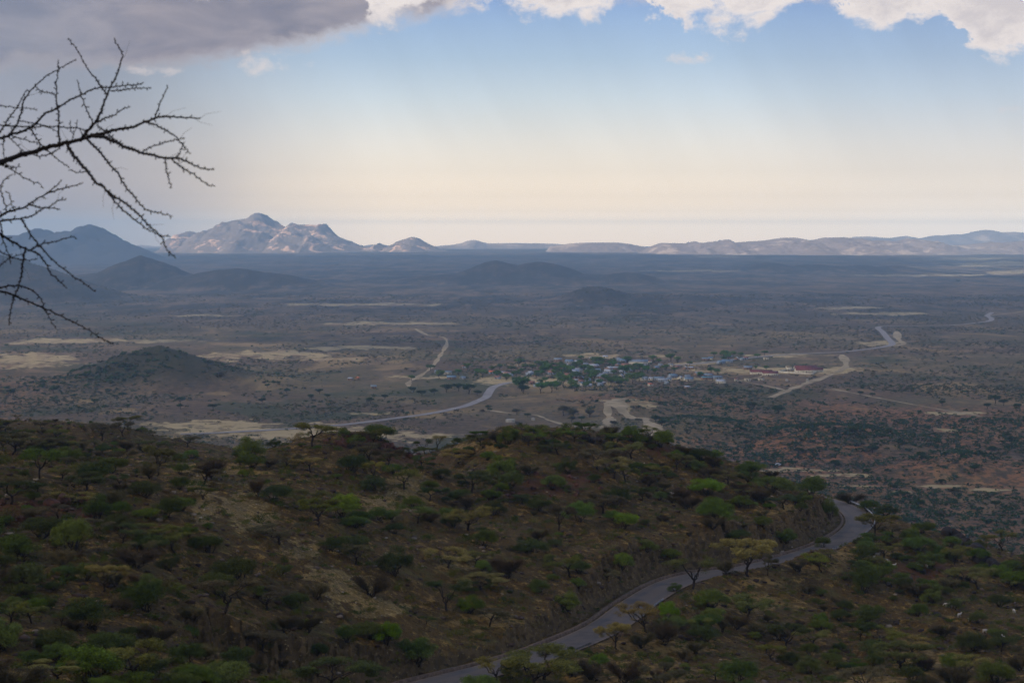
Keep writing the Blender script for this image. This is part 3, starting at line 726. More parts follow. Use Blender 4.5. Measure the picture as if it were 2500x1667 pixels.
# ------------------------------------------------------------------ plant meshes
def leaf_mat(name, c0, c1, var=.5):
    m, t, b = mat(name)
    oi = t.new('ShaderNodeObjectInfo'); tc = t.new('ShaderNodeTexCoord')
    n = t.noise(tc.outputs['Object'], 9.0, 6, .8)
    c = t.mix(t.ss(n, .32, .68), tuple(v * .6 for v in c0), tuple(v * 1.15 for v in c1))
    r = oi.outputs['Random']
    hsv = t.new('ShaderNodeHueSaturation'); t.l.new(c, hsv.inputs['Color'])
    t.put(hsv.inputs['Hue'], t.m('ADD', .5, t.m('MULTIPLY', t.m('SUBTRACT', r, .5), .05)))
    t.put(hsv.inputs['Saturation'], t.m('ADD', .85, t.m('MULTIPLY', t.m('FRACT', t.m('MULTIPLY', r, 7.3)), .3)))
    t.put(hsv.inputs['Value'], t.m('ADD', 1 - var * .5, t.m('MULTIPLY', t.m('FRACT', t.m('MULTIPLY', r, 13.7)), var)))
    t.l.new(t.mix(1.0, hsv.outputs[0], (1.12, 1.08, .60), 'MULTIPLY'), b.inputs['Base Color'])
    b.inputs['Roughness'].default_value = .9
    return m
LM = {'bright': leaf_mat('leaf_bright_green', (.090, .150, .014), (.150, .220, .028)),
      'green': leaf_mat('leaf_green', (.062, .092, .016), (.105, .140, .030)),
      'dark': leaf_mat('leaf_dark_green', (.038, .052, .014), (.068, .084, .024)),
      'olive': leaf_mat('leaf_olive', (.088, .092, .020), (.15, .145, .040)),
      'tan': leaf_mat('leaf_straw', (.15, .120, .05), (.24, .19, .082)),
      'brown': leaf_mat('twig_brown', (.040, .029, .022), (.085, .060, .042)),
      'grey': leaf_mat('twig_grey', (.060, .048, .034), (.125, .100, .070))}
BARK = simple('bark', (.020, .014, .010), (.045, .032, .022), 6)
def leaves(cent, rad, n, size, r, flat=.5):
    """n small leaf triangles spread in ellipsoids (cent[k], rad[k])"""
    cent = np.asarray(cent, float); rad = np.asarray(rad, float)
    w = np.prod(rad, axis=1) ** .66; k = r.choice(len(cent), n, p=w / w.sum())
    d = r.normal(size=(n, 3)); d /= np.linalg.norm(d, axis=1)[:, None]
    d = d * (r.random(n) ** .42)[:, None]
    c = cent[k] + d * rad[k]
    a = r.normal(size=(n, 3)); a[:, 2] *= flat; a /= np.linalg.norm(a, axis=1)[:, None] + 1e-9
    b = r.normal(size=(n, 3)); b[:, 2] *= flat; b /= np.linalg.norm(b, axis=1)[:, None] + 1e-9
    s = size * (.5 + r.random(n))[:, None]
    V = np.stack([c - a * s * .6, c + a * s * .6, c + b * s * .8], 1).reshape(-1, 3)
    return V, np.arange(n * 3).reshape(-1, 3)
def limb(mb, a, b, r0, r1, r, n=6, wob=.04, k=5):
    t = np.linspace(0, 1, n)[:, None]; a = np.array(a, float); b = np.array(b, float)
    L = np.linalg.norm(b - a)
    P = a + (b - a) * t + r.normal(size=(n, 3)) * wob * L * np.sin(t * math.pi)
    mb.tube(P, r0 + (r1 - r0) * t[:, 0], k)
    return P
def acacia_shape(seed, n=4200, density=1.0, lean=0, lift=.5):
    """unit tree: crown 1 wide, top at z = 1"""
    r = np.random.default_rng(seed); mb = MB(); cen = []; rad = []
    fork = .16 + .14 * r.random(); fx, fy = lean * .25, r.normal() * .02
    limb(mb, (0, 0, -.04), (fx, fy, fork), .030, .024, r)
    nb = r.integers(4, 7)
    for i in range(nb):
        a = i * 2 * math.pi / nb + r.random() * .8; q = .16 + .20 * r.random()
        e = np.array([lean + q * math.cos(a), q * math.sin(a), lift + .12 + .14 * r.random()])
        limb(mb, (fx, fy, fork), e, .018, .009, r, 7, .07)
        for j in range(4):
            a2 = a + r.normal() * .7; q2 = .11 + .13 * r.random()
            e2 = e + np.array([q2 * math.cos(a2), q2 * math.sin(a2), .05 + .10 * r.random()])
            rr = math.hypot(e2[0] - lean, e2[1]); lim = .46
            if rr > lim: e2[0] = lean + (e2[0] - lean) * lim / rr; e2[1] *= lim / rr
            e2[2] = min(e2[2], .97 - .45 * max(0, rr - .12) ** 1.5)
            limb(mb, e, e2, .009, .004, r, 5, .08, 4)
            cen.append(e2 + [0, 0, .0]); w = .09 + .09 * r.random(); rad.append([w, w, w * (.42 + .25 * r.random())])
            cen.append(e2 + np.array([r.normal() * .08, r.normal() * .08, -.05 * r.random()])); rad.append([w * .8, w * .8, w * .45])
            if r.random() < .5: cen.append(e2 + np.array([r.normal() * .1, r.normal() * .1, -.10 - .14 * r.random()])); rad.append([w * .6, w * .6, w * .4])
    V, F = leaves(cen, rad, int(n * density), .021, r, .35)
    return mb, V, F
def bush_shape(seed, n=16000):
    r = np.random.default_rng(seed); mb = MB(); cen = []; rad = []
    nb = 8
    for i in range(nb):
        a = i * 2 * math.pi / nb + r.random(); q = .06 + .16 * r.random()
        e = (q * math.cos(a) * 1.3, q * math.sin(a) * 1.3, .35 + .25 * r.random())
        limb(mb, (.02 * math.cos(a), .02 * math.sin(a), -.06), e, .016, .006, r, 6, .08, 4)
    off = r.normal(size=2) * .08
    for i in range(26):
        a = r.random() * 2 * math.pi; q = .37 * math.sqrt(r.random())
        top = .98 - 1.9 * (q ** 2) - .18 * r.random()
        z = top - .12 - r.random() * .35 * top
        w = .10 + .085 * r.random()
        cen.append([q * math.cos(a) + off[0] * z, q * math.sin(a) + off[1] * z, max(z, .14)]); rad.append([w, w, w * 1.0])
    V, F = leaves(cen, rad, n, .020, r, .8)
    return mb, V, F
def dry_shape(seed, n=900):
    """leafless shrub: fine twigs fanning up and out"""
    r = np.random.default_rng(seed); mb = MB(); tw = MB()
    for i in range(9):
        a = r.random() * 2 * math.pi; q = .10 + .22 * r.random(); z = .35 + .3 * r.random()
        e = np.array([q * math.cos(a), q * math.sin(a), z])
        limb(mb, (.015 * math.cos(a), .015 * math.sin(a), -.05), e, .014, .006, r, 6, .09, 4)
        for j in range(n // 9):
            a2 = a + r.normal() * .75; q2 = .10 + .20 * r.random()
            s = e * (.45 + .55 * r.random())
            f = s + np.array([q2 * math.cos(a2), q2 * math.sin(a2), .06 + .30 * r.random()])
            rr = math.hypot(f[0], f[1]); top = .98 - 1.5 * rr ** 2
            f[2] = min(f[2], top)
            if rr > .5: f[:2] *= .5 / rr
            limb(tw, s, f, .0038, .0022, r, 3, .10, 3)
    V = np.concatenate(tw.V); F = np.concatenate(tw.F)
    r2 = np.random.default_rng(seed + 5); c = V[r2.integers(0, len(V), 2600)]
    return mb, V, F, c
def tmesh(V, F, m, name): return mesh_np(name, V, F, [m])
TRUNKS = {}; CROWNS = {}
for i in range(10):
    mb, V, F = acacia_shape(100 + i, (15000, 11000, 15000, 8000, 9000, 9000, 12000, 6000, 17000, 9000)[i], 1.0, lean=(.05, -.1, .0, .12, -.06, -.34, .16, -.14, .02, .08)[i], lift=(.50, .44, .52, .40, .46, .5, .36, .54, .48, .30)[i])
    TRUNKS['acacia', i] = mb.build('trunk', BARK, True)
    for c in ('olive', 'tan', 'green', 'dark', 'grey', 'bright'): CROWNS['acacia', i, c] = (V, F)
for i in range(5):
    mb, V, F = bush_shape(200 + i)
    TRUNKS['bush', i] = mb.build('stem', BARK, True)
    for c in ('bright', 'green', 'dark', 'olive'): CROWNS['bush', i, c] = (V, F)
for i in range(4):
    mb, V, F, c_ = dry_shape(300 + i)
    r_ = np.random.default_rng(i)
    n_ = len(c_); a_ = r_.normal(size=(n_, 3)) * .012; b_ = r_.normal(size=(n_, 3)) * .012
    V2 = np.concatenate([V, np.stack([c_, c_ + a_, c_ + b_], 1).reshape(-1, 3)])
    k_ = np.arange(n_ * 3).reshape(-1, 3) + len(V); F2 = np.concatenate([F, np.concatenate([k_, k_[:, 2:3]], 1)])
    TRUNKS['dry', i] = mb.build('stem', BARK, True)
    for c in ('brown', 'grey'): CROWNS['dry', i, c] = (V2, F2)
_cm = {}
def crown_mesh(key):
    if key not in _cm:
        V, F = CROWNS[key]
        if F.shape[1] == 4:
            mb = MB(); mb.add(V, F); _cm[key] = mb.build('crown', LM[key[2]])
        else: _cm[key] = tmesh(V, F, LM[key[2]], 'crown')
    return _cm[key]
KN = {'acacia': 'acacia_tree', 'bush': 'leafy_bush', 'dry': 'dry_shrub'}
PLANTS = []      # (object, kind, colour, px, py)
def plant(kind, var, colr, loc, w, h, px, py, rz=None, tilt=0):
    e = bpy.data.objects.new(KN[kind], None); C.objects.link(e); e.empty_display_size = .5
    e.location = loc; e.scale = (w, w, h)
    e.rotation_euler = (tilt + random.uniform(-.09, .09), random.uniform(-.09, .09), random.random() * 6.28 if rz is None else rz)
    link('trunk' if kind == 'acacia' else 'stem', TRUNKS[kind, var], e)
    link('crown', crown_mesh((kind, var, colr)), e)
    PLANTS.append((e, kind, colr, px, py))
    return e

# ---- plants read off the photograph: (px, base row, width px, height px, kind, colour)
a, b_, d = 'acacia', 'bush', 'dry'
LIST = [(96, 1170, 86, 104, a, 'green'), (385, 1164, 78, 74, a, 'olive'), (293, 1136, 58, 40, a, 'grey'), (761, 1094, 92, 64, a, 'olive'), (697, 1145, 56, 44, a, 'grey'), (757, 1149, 66, 46, a, 'tan'), (914, 1170, 50, 48, a, 'tan'),
        (987, 1198, 74, 58, a, 'olive'), (734, 1247, 84, 56, a, 'olive'), (629, 1217, 48, 50, d, 'brown'), (183, 1191, 92, 34, a, 'grey'), (179, 1232, 98, 36, a, 'tan'), (680, 1325, 112, 50, a, 'grey'), (868, 1376, 72, 52, a, 'grey'), (255, 1459, 92, 68, a, 'tan'),
        (140, 1663, 112, 50, a, 'tan'), (383, 1315, 104, 46, a, 'olive'), (26, 1527, 92, 52, a, 'olive'),
        (612, 1123, 92, 58, b_, 'green'), (927, 1080, 92, 44, b_, 'green'), (170, 1128, 88, 40, b_, 'green'), (468, 1123, 42, 24, b_, 'bright'), (440, 1157, 44, 32, b_, 'green'), (438, 1196, 52, 34, b_, 'dark'), (357, 1217, 88, 44, b_, 'dark'),
        (77, 1221, 48, 28, b_, 'green'), (238, 1272, 84, 64, b_, 'dark'), (293, 1255, 58, 38, b_, 'green'), (408, 1272, 88, 54, b_, 'dark'), (834, 1272, 98, 68, b_, 'bright'), (927, 1268, 62, 36, b_, 'green'), (868, 1293, 88, 32, b_, 'green'),
        (179, 1366, 112, 94, b_, 'bright'), (51, 1366, 114, 74, b_, 'green'), (60, 1430, 114, 62, b_, 'dark'), (459, 1315, 52, 32, b_, 'green'), (510, 1349, 94, 54, b_, 'dark'), (362, 1472, 78, 64, b_, 'green'), (532, 1451, 104, 62, b_, 'green'),
        (583, 1425, 122, 78, b_, 'dark'), (213, 1421, 62, 48, b_, 'green'), (630, 1472, 68, 36, b_, 'green'), (961, 1417, 94, 72, b_, 'dark'), (808, 1349, 72, 42, b_, 'dark'), (846, 1591, 64, 48, b_, 'green'), (944, 1617, 80, 58, b_, 'bright'), (774, 1638, 54, 34, b_, 'dark'),
        (451, 1665, 84, 34, b_, 'green'), (140, 1595, 114, 62, b_, 'dark'), (272, 1604, 104, 62, b_, 'dark'), (574, 1625, 94, 58, b_, 'dark'), (383, 1574, 112, 58, d, 'brown'),
        (332, 1391, 132, 54, d, 'brown'), (774, 1472, 74, 48, d, 'grey'), (910, 1459, 112, 62, d, 'brown'), (723, 1485, 74, 42, b_, 'dark'), (690, 1560, 90, 50, d, 'brown'),
        (1038, 1075, 46, 36, a, 'dark'), (1066, 1073, 46, 38, a, 'tan'), (1113, 1068, 30, 22, b_, 'dark'), (1242, 1082, 58, 44, b_, 'green'), (1289, 1090, 78, 42, a, 'green'), (1351, 1080, 48, 28, a, 'green'), (1427, 1066, 52, 38, a, 'green'), (1402, 1078, 52, 26, a, 'olive'),
        (1536, 1082, 48, 42, b_, 'green'), (1561, 1090, 48, 30, b_, 'green'), (1502, 1097, 58, 34, a, 'dark'), (1612, 1092, 74, 46, b_, 'green'), (1174, 1096, 72, 32, a, 'olive'), (1119, 1142, 78, 36, a, 'tan'), (1225, 1168, 92, 58, b_, 'green'),
        (1387, 1155, 62, 40, b_, 'dark'), (1500, 1170, 74, 54, a, 'tan'), (1051, 1196, 52, 26, b_, 'green'), (1196, 1222, 62, 34, b_, 'green'), (1225, 1200, 44, 24, b_, 'green'), (1140, 1242, 48, 38, d, 'brown'), (1021, 1281, 80, 48, a, 'green'), (1089, 1276, 48, 42, b_, 'green'),
        (1144, 1304, 108, 62, a, 'tan'), (1366, 1298, 68, 66, a, 'grey'), (1417, 1283, 84, 58, b_, 'bright'), (1523, 1291, 68, 52, b_, 'bright'), (1183, 1342, 74, 48, b_, 'green'), (1302, 1350, 100, 42, b_, 'dark'), (1093, 1385, 102, 46, a, 'tan'), (1238, 1414, 98, 58, d, 'brown'),
        (1178, 1397, 42, 36, b_, 'bright'), (1391, 1410, 84, 66, a, 'olive'), (1480, 1412, 70, 38, a, 'grey'), (1518, 1398, 62, 48, b_, 'bright'), (1578, 1372, 72, 34, b_, 'green'), (1149, 1500, 80, 48, b_, 'bright'), (1174, 1444, 102, 34, a, 'tan'), (1383, 1498, 84, 48, b_, 'bright'),
        (1021, 1612, 114, 72, b_, 'green'), (905, 1555, 90, 50, b_, 'dark'), (1412, 1432, 48, 28, b_, 'green'), (1331, 1664, 168, 84, a, 'olive'), (1212, 1667, 80, 62, a, 'tan'), (1246, 1664, 60, 50, b_, 'dark'), (1504, 1588, 74, 66, a, 'tan'), (1459, 1632, 60, 42, b_, 'bright'),
        (1395, 1602, 28, 30, b_, 'dark'), (1434, 1602, 28, 24, b_, 'dark'), (1523, 1610, 20, 16, b_, 'bright'), (1629, 1640, 40, 44, b_, 'green'), (1565, 1585, 78, 44, d, 'grey'), (1629, 1512, 62, 46, b_, 'bright'), (1625, 1555, 80, 52, b_, 'dark'),
        (1825, 1415, 126, 92, a, 'tan'), (1691, 1440, 112, 78, a, 'olive'), (1772, 1406, 62, 38, d, 'grey'), (1874, 1410, 44, 48, a, 'grey'), (1755, 1274, 108, 62, b_, 'green'), (1730, 1206, 94, 46, b_, 'bright'), (1713, 1130, 94, 36, b_, 'dark'),
        (1840, 1155, 74, 32, b_, 'green'), (1980, 1215, 84, 60, b_, 'green'), (2026, 1262, 46, 58, b_, 'green'), (1883, 1202, 112, 44, b_, 'green'), (1917, 1322, 74, 36, b_, 'green'), (1649, 1446, 44, 22, b_, 'green'), (1738, 1478, 98, 50, b_, 'green'), (1815, 1487, 64, 44, b_, 'green'),
        (2112, 1453, 78, 78, b_, 'dark'), (2117, 1525, 92, 52, b_, 'dark'), (2049, 1512, 54, 32, b_, 'dark'), (2002, 1529, 50, 30, b_, 'green'), (2240, 1504, 54, 34, b_, 'green'), (2389, 1517, 54, 32, b_, 'green'), (2147, 1572, 94, 42, a, 'olive'), (2223, 1593, 84, 42, a, 'tan'),
        (2359, 1657, 98, 54, a, 'tan'), (2023, 1619, 58, 38, b_, 'green'), (1976, 1597, 54, 36, b_, 'green'), (1764, 1546, 38, 40, d, 'grey'), (1713, 1534, 54, 32, b_, 'green'), (1747, 1665, 64, 48, a, 'olive'), (2181, 1312, 64, 32, a, 'grey'), (2240, 1342, 98, 42, b_, 'green'), (2329, 1385, 78, 46, a, 'olive'),
        (2385, 1376, 72, 40, b_, 'green'), (2478, 1427, 92, 48, b_, 'green'), (2172, 1342, 48, 34, d, 'brown'), (2080, 1226, 88, 32, d, 'brown'), (2118, 1248, 62, 32, b_, 'dark'), (2163, 1256, 70, 30, b_, 'dark'), (2440, 1480, 70, 34, b_, 'dark'), (2320, 1440, 70, 36, d, 'grey'),
        (2010, 1338, 46, 30, b_, 'dark'), (1950, 1395, 60, 34, d, 'brown'), (1860, 1560, 70, 40, d, 'grey'), (1700, 1600, 60, 34, d, 'grey'), (2300, 1560, 80, 36, d, 'brown'), (2440, 1580, 70, 34, b_, 'dark'), (2200, 1440, 60, 34, b_, 'dark'), (1860, 1300, 60, 30, b_, 'green'), (1800, 1316, 70, 28, b_, 'green'), (1640, 1372, 60, 30, b_, 'green')]
X, Y = hit([q[0] for q in LIST], [q[1] for q in LIST])
placed = []
for q, x, y in zip(LIST, X, Y):
    px, py, w, h, k, c = q
    if not np.isfinite(y) or y > 640:       # over the crest: walk down the picture to the ground in front
        for dy in range(2, 60, 2):
            xx, yy = hit(px, py + dy)
            if yy[0] < 640: x, y = xx[0], yy[0]; break
        else: continue
    z = float(gh(np.array([x]), np.array([y]))[0])
    s = y / FPX
    var = random.randrange({'acacia': 9, 'bush': 5, 'dry': 4}[k]); var = 9 if (k == 'acacia' and var == 5) else var
    if (px, py) in ((1825, 1415), (1331, 1664)): var = 8
    plant(k, var, c, (x, y, z), w * s * 1.08, h * s * 1.08, px, py)
    placed.append((x, y, w * s * .5))
# the leaning acacia above the near curve
x, y = [v[0] for v in hit(1583, 1550)]
s = y / FPX; plant('acacia', 5, 'tan', (x, y, float(gh(np.array([x]), np.array([y]))[0])), 100 * s, 84 * s, 1583, 1550, rz=.15); placed.append((x, y, 2))
x, y = [v[0] for v in hit(2006, 1392)]
s = y / FPX; plant('acacia', 5, 'olive', (x, y, float(gh(np.array([x]), np.array([y]))[0])), 66 * s, 46 * s, 2006, 1392, rz=.1); placed.append((x, y, 2))
PT = np.array(placed)
# fill: more plants scattered over the slopes, clear of the road and of the pale streaks
def scatter(n, box, seed, gap=1.0, tries=40):
    r = np.random.default_rng(seed); x0, x1, y0, y1 = box
    px = r.uniform(x0, x1, n * tries // 10); py = r.uniform(y0, y1, n * tries // 10)
    return px, py
def fill(npl, seed, kinds, wr, box, clear):
    global PT
    r = np.random.default_rng(seed); cnt = 0
    px = r.uniform(box[0], box[1], 2600); py = r.uniform(box[2], box[3], 2600)
    X, Y = hit(px, py)
    ok = np.isfinite(Y) & (Y < 640); px, py, X, Y = px[ok], py[ok], X[ok], Y[ok]
    D, _, _ = road_dist(X, Y); ok = D > 8.0; px, py, X, Y = px[ok], py[ok], X[ok], Y[ok]
    cl = fbm(X / 30, Y / 30, 2, 99)
    ok = r.random(len(X)) < np.clip(.65 + 2.5 * cl, .1, 1); px, py, X, Y = px[ok], py[ok], X[ok], Y[ok]
    Z = gh(X, Y)
    for i in range(len(X)):
        if cnt >= npl: break
        k, c = kinds[r.integers(len(kinds))]; w = (wr[0] * .65 + (wr[1] * 1.15 - wr[0] * .65) * r.random() ** 1.3) * (1.25 if k == 'acacia' else 1)
        dd = np.hypot(PT[:, 0] - X[i], (PT[:, 1] - Y[i]) * .7)
        if (dd < (PT[:, 2] + w * .5) * clear).any(): continue
        PT = np.vstack([PT, [X[i], Y[i], w * .5]])
        h = w * r.uniform(.42, .62) * (1.15 if k == 'acacia' else 1)
        var = int(r.integers({'acacia': 10, 'bush': 5, 'dry': 4}[k])); var = 6 if (k == 'acacia' and var == 5) else var
        plant(k, var, c, (X[i], Y[i], Z[i]), w, h, px[i], py[i]); cnt += 1
    print('fill', cnt)
MIXL = [(b_, 'dark'), (b_, 'green'), (b_, 'dark'), (d, 'brown'), (d, 'grey'), (a, 'olive'), (a, 'grey'), (b_, 'green'), (a, 'dark'), (d, 'brown'), (b_, 'green')]
fill(330, 1, MIXL, (2.6, 6.0), (-60, 2560, 1075, 1700), .5)
fill(70, 2, [(b_, 'dark'), (b_, 'green'), (a, 'olive'), (a, 'grey'), (b_, 'dark'), (d, 'brown')], (2.6, 5.2), (-60, 600, 1020, 1120), .45)
fill(50, 3, [(b_, 'green'), (b_, 'dark'), (b_, 'green'), (a, 'olive')], (3.0, 6), (2050, 2560, 1240, 1480), .45)
fill(36, 4, [(b_, 'green'), (b_, 'dark'), (a, 'olive'), (d, 'brown'), (a, 'green')], (2.8, 5.5), (1550, 2080, 1085, 1240), .45)
fill(34, 5, [(a, 'green'), (b_, 'dark'), (a, 'olive'), (d, 'brown'), (b_, 'green')], (2.2, 4.5), (620, 1700, 1062, 1100), .4)

# near yellow-green shrub whose top pokes into the bottom edge
xb, yb = 7.9, 52.0
zb = float(gh(np.array([xb]), np.array([yb]))[0]); ztop = CAMZ + ray(1900, 1640)[1] * yb
nb = plant('bush', 2, 'bright', (xb, yb, zb), 2.6, max(1.5, float(ztop - zb)), 1900, 1667)

# ------------------------------------------------------------------ labels by place
ORD = ['first', 'second', 'third', 'fourth', 'fifth', 'sixth', 'seventh', 'eighth', 'ninth', 'tenth', 'eleventh', 'twelfth', 'thirteenth', 'fourteenth', 'fifteenth']
def ordinal(i, n):
    if n == 1: return 'only one'
    if i == 0: return 'leftmost'
    if i == n - 1: return 'rightmost'
    return ORD[i] + ' from left' if i < 15 else 'number %d from left' % (i + 1)
def zone(px, py):
    if px < 600 and py < 1104: return 'on the far left shoulder'
    if px < 420 and py < 1190: return 'at the left crest'
    if px < 420 and py < 1290: return 'by the red outcrop at left'
    if px < 420 and py < 1390: return 'below the red outcrop at left'
    if px < 420 and py < 1490: return 'on the dark lower left slope'
    if px < 420 and py < 1580: return 'low in the lower left'
    if px < 420: return 'in the bottom left corner'
    if px < 760 and py < 1160: return 'at the top of the gravel streak'
    if px < 760 and py < 1290: return 'beside the pale gravel streak'
    if px < 760 and py < 1420: return 'below the pale gravel streak'
    if px < 760 and py < 1540: return 'left of centre, low on the slope'
    if px < 760: return 'left of centre, by the bottom edge'
    if px < 1180 and py < 1102: return 'on the crest left of centre'
    if px < 1560 and py < 1102: return 'on the crest right of centre'
    if px < 1780 and py < 1135: return 'where the crest starts to drop'
    if px < 2100 and py < 1235 and px > 1640: return 'above the hidden road bend'
    if px < 1100 and py < 1200: return 'under the boulder crest'
    if px < 1100 and py < 1300: return 'on the middle slope left of centre'
    if px < 1100 and py < 1420: return 'halfway down the slope, left of centre'
    if px < 1100 and py < 1540: return 'above the rock cutting, left of centre'
    if px < 1180: return 'by the bottom end of the road'
    if px < 1420 and py < 1200: return 'just under the crest at centre'
    if px < 1420 and py < 1310: return 'on the middle slope at centre'
    if px < 1420 and py < 1430: return 'halfway down the slope at centre'
    if px < 1420 and py < 1560: return 'above the rock cutting at centre'
    if px < 1420: return 'at bottom centre, near side of the road'
    if px < 1760 and py < 1220: return 'under the dropping crest'
    if px < 1660 and py < 1330: return 'right of centre on the middle slope'
    if px < 1660 and py < 1425: return 'above the middle road curve'
    if px < 2060 and py < 1345: return 'above the cutting before the bend'
    if px < 1740 and py < 1530: return 'on the near side of the middle curve'
    if px < 1740 and py < 1610: return 'below the middle curve'
    if px < 1740: return 'by the bottom edge right of centre'
    if px < 1960 and py < 1450: return 'around the lone umbrella acacia'
    if px < 1960 and py < 1560: return 'below the lone umbrella acacia'
    if px < 1960: return 'at the bottom, right of centre'
    if px < 2240 and py < 1300: return 'outside the far bend'
    if px < 2240 and py < 1400: return 'below the far bend'
    if px < 2240 and py < 1490: return 'beside the goats'
    if px < 2240 and py < 1580: return 'below the goats'
    if px < 2240: return 'at the bottom, towards the right'
    if py < 1360: return 'on the right skyline of the slope'
    if py < 1440: return 'under the right skyline'
    if py < 1520: return 'at the right edge, middle of the slope'
    if py < 1600: return 'at the right, low on the slope'
    return 'in the bottom right corner'
CN = {('acacia', 'olive'): 'olive umbrella acacias', ('acacia', 'tan'): 'straw coloured umbrella acacias', ('acacia', 'green'): 'green umbrella acacias', ('acacia', 'dark'): 'dark umbrella acacias', ('acacia', 'grey'): 'grey umbrella acacias',
      ('bush', 'bright'): 'bright green bushes', ('bush', 'green'): 'mid green bushes', ('bush', 'dark'): 'dark green bushes', ('bush', 'olive'): 'olive bushes', ('dry', 'brown'): 'brown leafless shrubs', ('dry', 'grey'): 'grey leafless shrubs'}
SPECIAL = {(1825, 1415): 'lone straw coloured umbrella acacia standing against the road', (1583, 1550): 'acacia with leaning trunk whose crown overhangs the near road curve', (1331, 1664): 'broadest olive umbrella acacia, at bottom centre over the road',
           (96, 1170): 'tall green umbrella acacia on the left crest, tallest tree there', (761, 1094): 'olive umbrella acacia on the skyline left of the boulders', (385, 1164): 'olive flat topped acacia standing alone left of the gravel streak',
           (612, 1123): 'round green bush on the crest right of the gravel streak top', (927, 1080): 'wide green bush on the skyline behind the boulders', (1504, 1588): 'small upright straw acacia beside the nearest guard rail',
           (1900, 1667): 'yellow green shrub top poking in at the bottom edge', (834, 1272): 'large bright green dome bush right of the gravel streak', (179, 1366): 'large bright green dome bush below the red outcrop', (1366, 1298): 'pale grey acacia beside the bright green bush at centre',
           (2112, 1453): 'tall dark green bush below the tan slope of the far bend', (255, 1459): 'feathery straw acacia among dark bushes at lower left'}
def label_plants():
    g = {}
    for e, k, c, px, py in PLANTS:
        ex, ey = proj(e.location.x, e.location.y, e.location.z)
        e['category'] = {'acacia': 'tree', 'bush': 'bush', 'dry': 'shrub'}[k]
        e['group'] = {'acacia': 'umbrella acacias on the near hillside', 'bush': 'leafy bushes on the near hillside', 'dry': 'leafless shrubs on the near hillside'}[k]
        if (px, py) in SPECIAL: e['label'] = SPECIAL[px, py]; continue
        g.setdefault((k, c, zone(float(ex), float(ey))), []).append((float(ex), e))
    for (k, c, zn), L in g.items():
        L.sort(key=lambda q: q[0])
        for i, (x, e) in enumerate(L):
            e['label'] = '%s of the %s %s' % (ordinal(i, len(L)), CN[k, c], zn)
label_plants()

# ------------------------------------------------------------------ small scrub and stones as uncountable stuff
def merged(name, proto, P, S, RZ, m, tint, label, smooth=False):
    """copies of small proto meshes merged to one object"""
    Vs = []; Fs = []; T = []; off = 0
    for (Vp, Fp), idx in proto:
        if len(idx) == 0: continue
        c, s = np.cos(RZ[idx]), np.sin(RZ[idx]); v = Vp[None] * S[idx][:, None]
        x = v[..., 0] * c[:, None] - v[..., 1] * s[:, None]; y = v[..., 0] * s[:, None] + v[..., 1] * c[:, None]
        v = np.stack([x, y, v[..., 2]], -1) + P[idx][:, None]
        n, k = v.shape[:2]
        Vs.append(v.reshape(-1, 3)); Fs.append((Fp[None] + (np.arange(n) * k)[:, None, None]).reshape(-1, Fp.shape[1]) + off); off += n * k
        T.append(np.repeat(tint[idx], k))
    return link(name, mesh_np(name, np.concatenate(Vs), np.concatenate(Fs), [m], smooth=smooth, attrs={'tint': np.concatenate(T)}), kind='stuff', label=label)
def tint_mat(name, stops, nscale=.5):
    m, t, b = mat(name)
    g = t.new('ShaderNodeNewGeometry')
    n = t.noise(g.outputs['Position'], nscale, 3, .6)
    f = t.m('ADD', t.attr('tint'), t.m('MULTIPLY', t.m('SUBTRACT', n, .5), .25), clamp=True)
    t.l.new(t.ramp(f, stops), b.inputs['Base Color'])
    return m
SCR = tint_mat('scrub_leaf', [(0, (.032, .048, .005)), (.3, (.062, .080, .008)), (.5, (.090, .086, .014)), (.7, (.082, .052, .018)), (1, (.24, .17, .055))])
PSC = tint_mat('plain_scrub_leaf', [(0, (.022, .050, .016)), (.35, (.036, .060, .020)), (.6, (.052, .056, .026)), (.8, (.080, .064, .036)), (1, (.13, .098, .055))], .02)
STN = tint_mat('stone', [(0, (.035, .022, .017)), (.4, (.075, .048, .034)), (.6, (.13, .095, .068)), (1, (.42, .34, .24))], 1.5)
def tuft(seed, n=90, size=.085):
    r = np.random.default_rng(seed); cen = []; rad = []
    for i in range(7):
        q = .34 * math.sqrt(r.random()); an = r.random() * 6.28
        cen.append([q * math.cos(an), q * math.sin(an), .18 + .3 * (1 - q / .34) * r.random()]); w = .12 + .1 * r.random(); rad.append([w, w, w * .7])
    return leaves(cen, rad, n, size, r, .8)
def near_scatter(n, seed, py0=1062, py1=1720):
    r = np.random.default_rng(seed)
    # even over the ground rather than over the picture
    Yv = r.uniform(120, 560, n * 3); Xv = r.uniform(-.44, .44, n * 3) * Yv
    Z = gh(Xv, Yv); px, py = proj(Xv, Yv, Z)
    ok = (px > -750) & (px < 3250) & (py > py0 - 90) & (py < py1 + 60)
    Xv, Yv, Z, px, py = Xv[ok], Yv[ok], Z[ok], px[ok], py[ok]
    D, _, _ = road_dist(Xv, Yv); ok = D > RHW + 1.6
    o = [q[ok][:n] for q in (Xv, Yv, Z, px, py)]
    return o + [D[ok][:n]]
Xs, Ys, Zs, pxs, pys, Ds = near_scatter(21000, 5)
n = len(Xs); r = np.random.default_rng(6)
size = .5 + 2.2 * r.random(n) ** 2.6; tint = np.clip(r.beta(1.3, 1.6, n) + .25 * fbm(Xs / 25, Ys / 25, 2, 7), 0, 1)
which = r.integers(0, 5, n)
S = np.stack([size, size, size * r.uniform(.5, .95, n)], 1)
merged('scrub', [(tuft(500 + i, 120, .075), np.where(which == i)[0]) for i in range(5)], np.stack([Xs, Ys, Zs], 1), S, r.uniform(0, 6.28, n), SCR, tint, 'low scrub and dry tufts covering the near hillside')
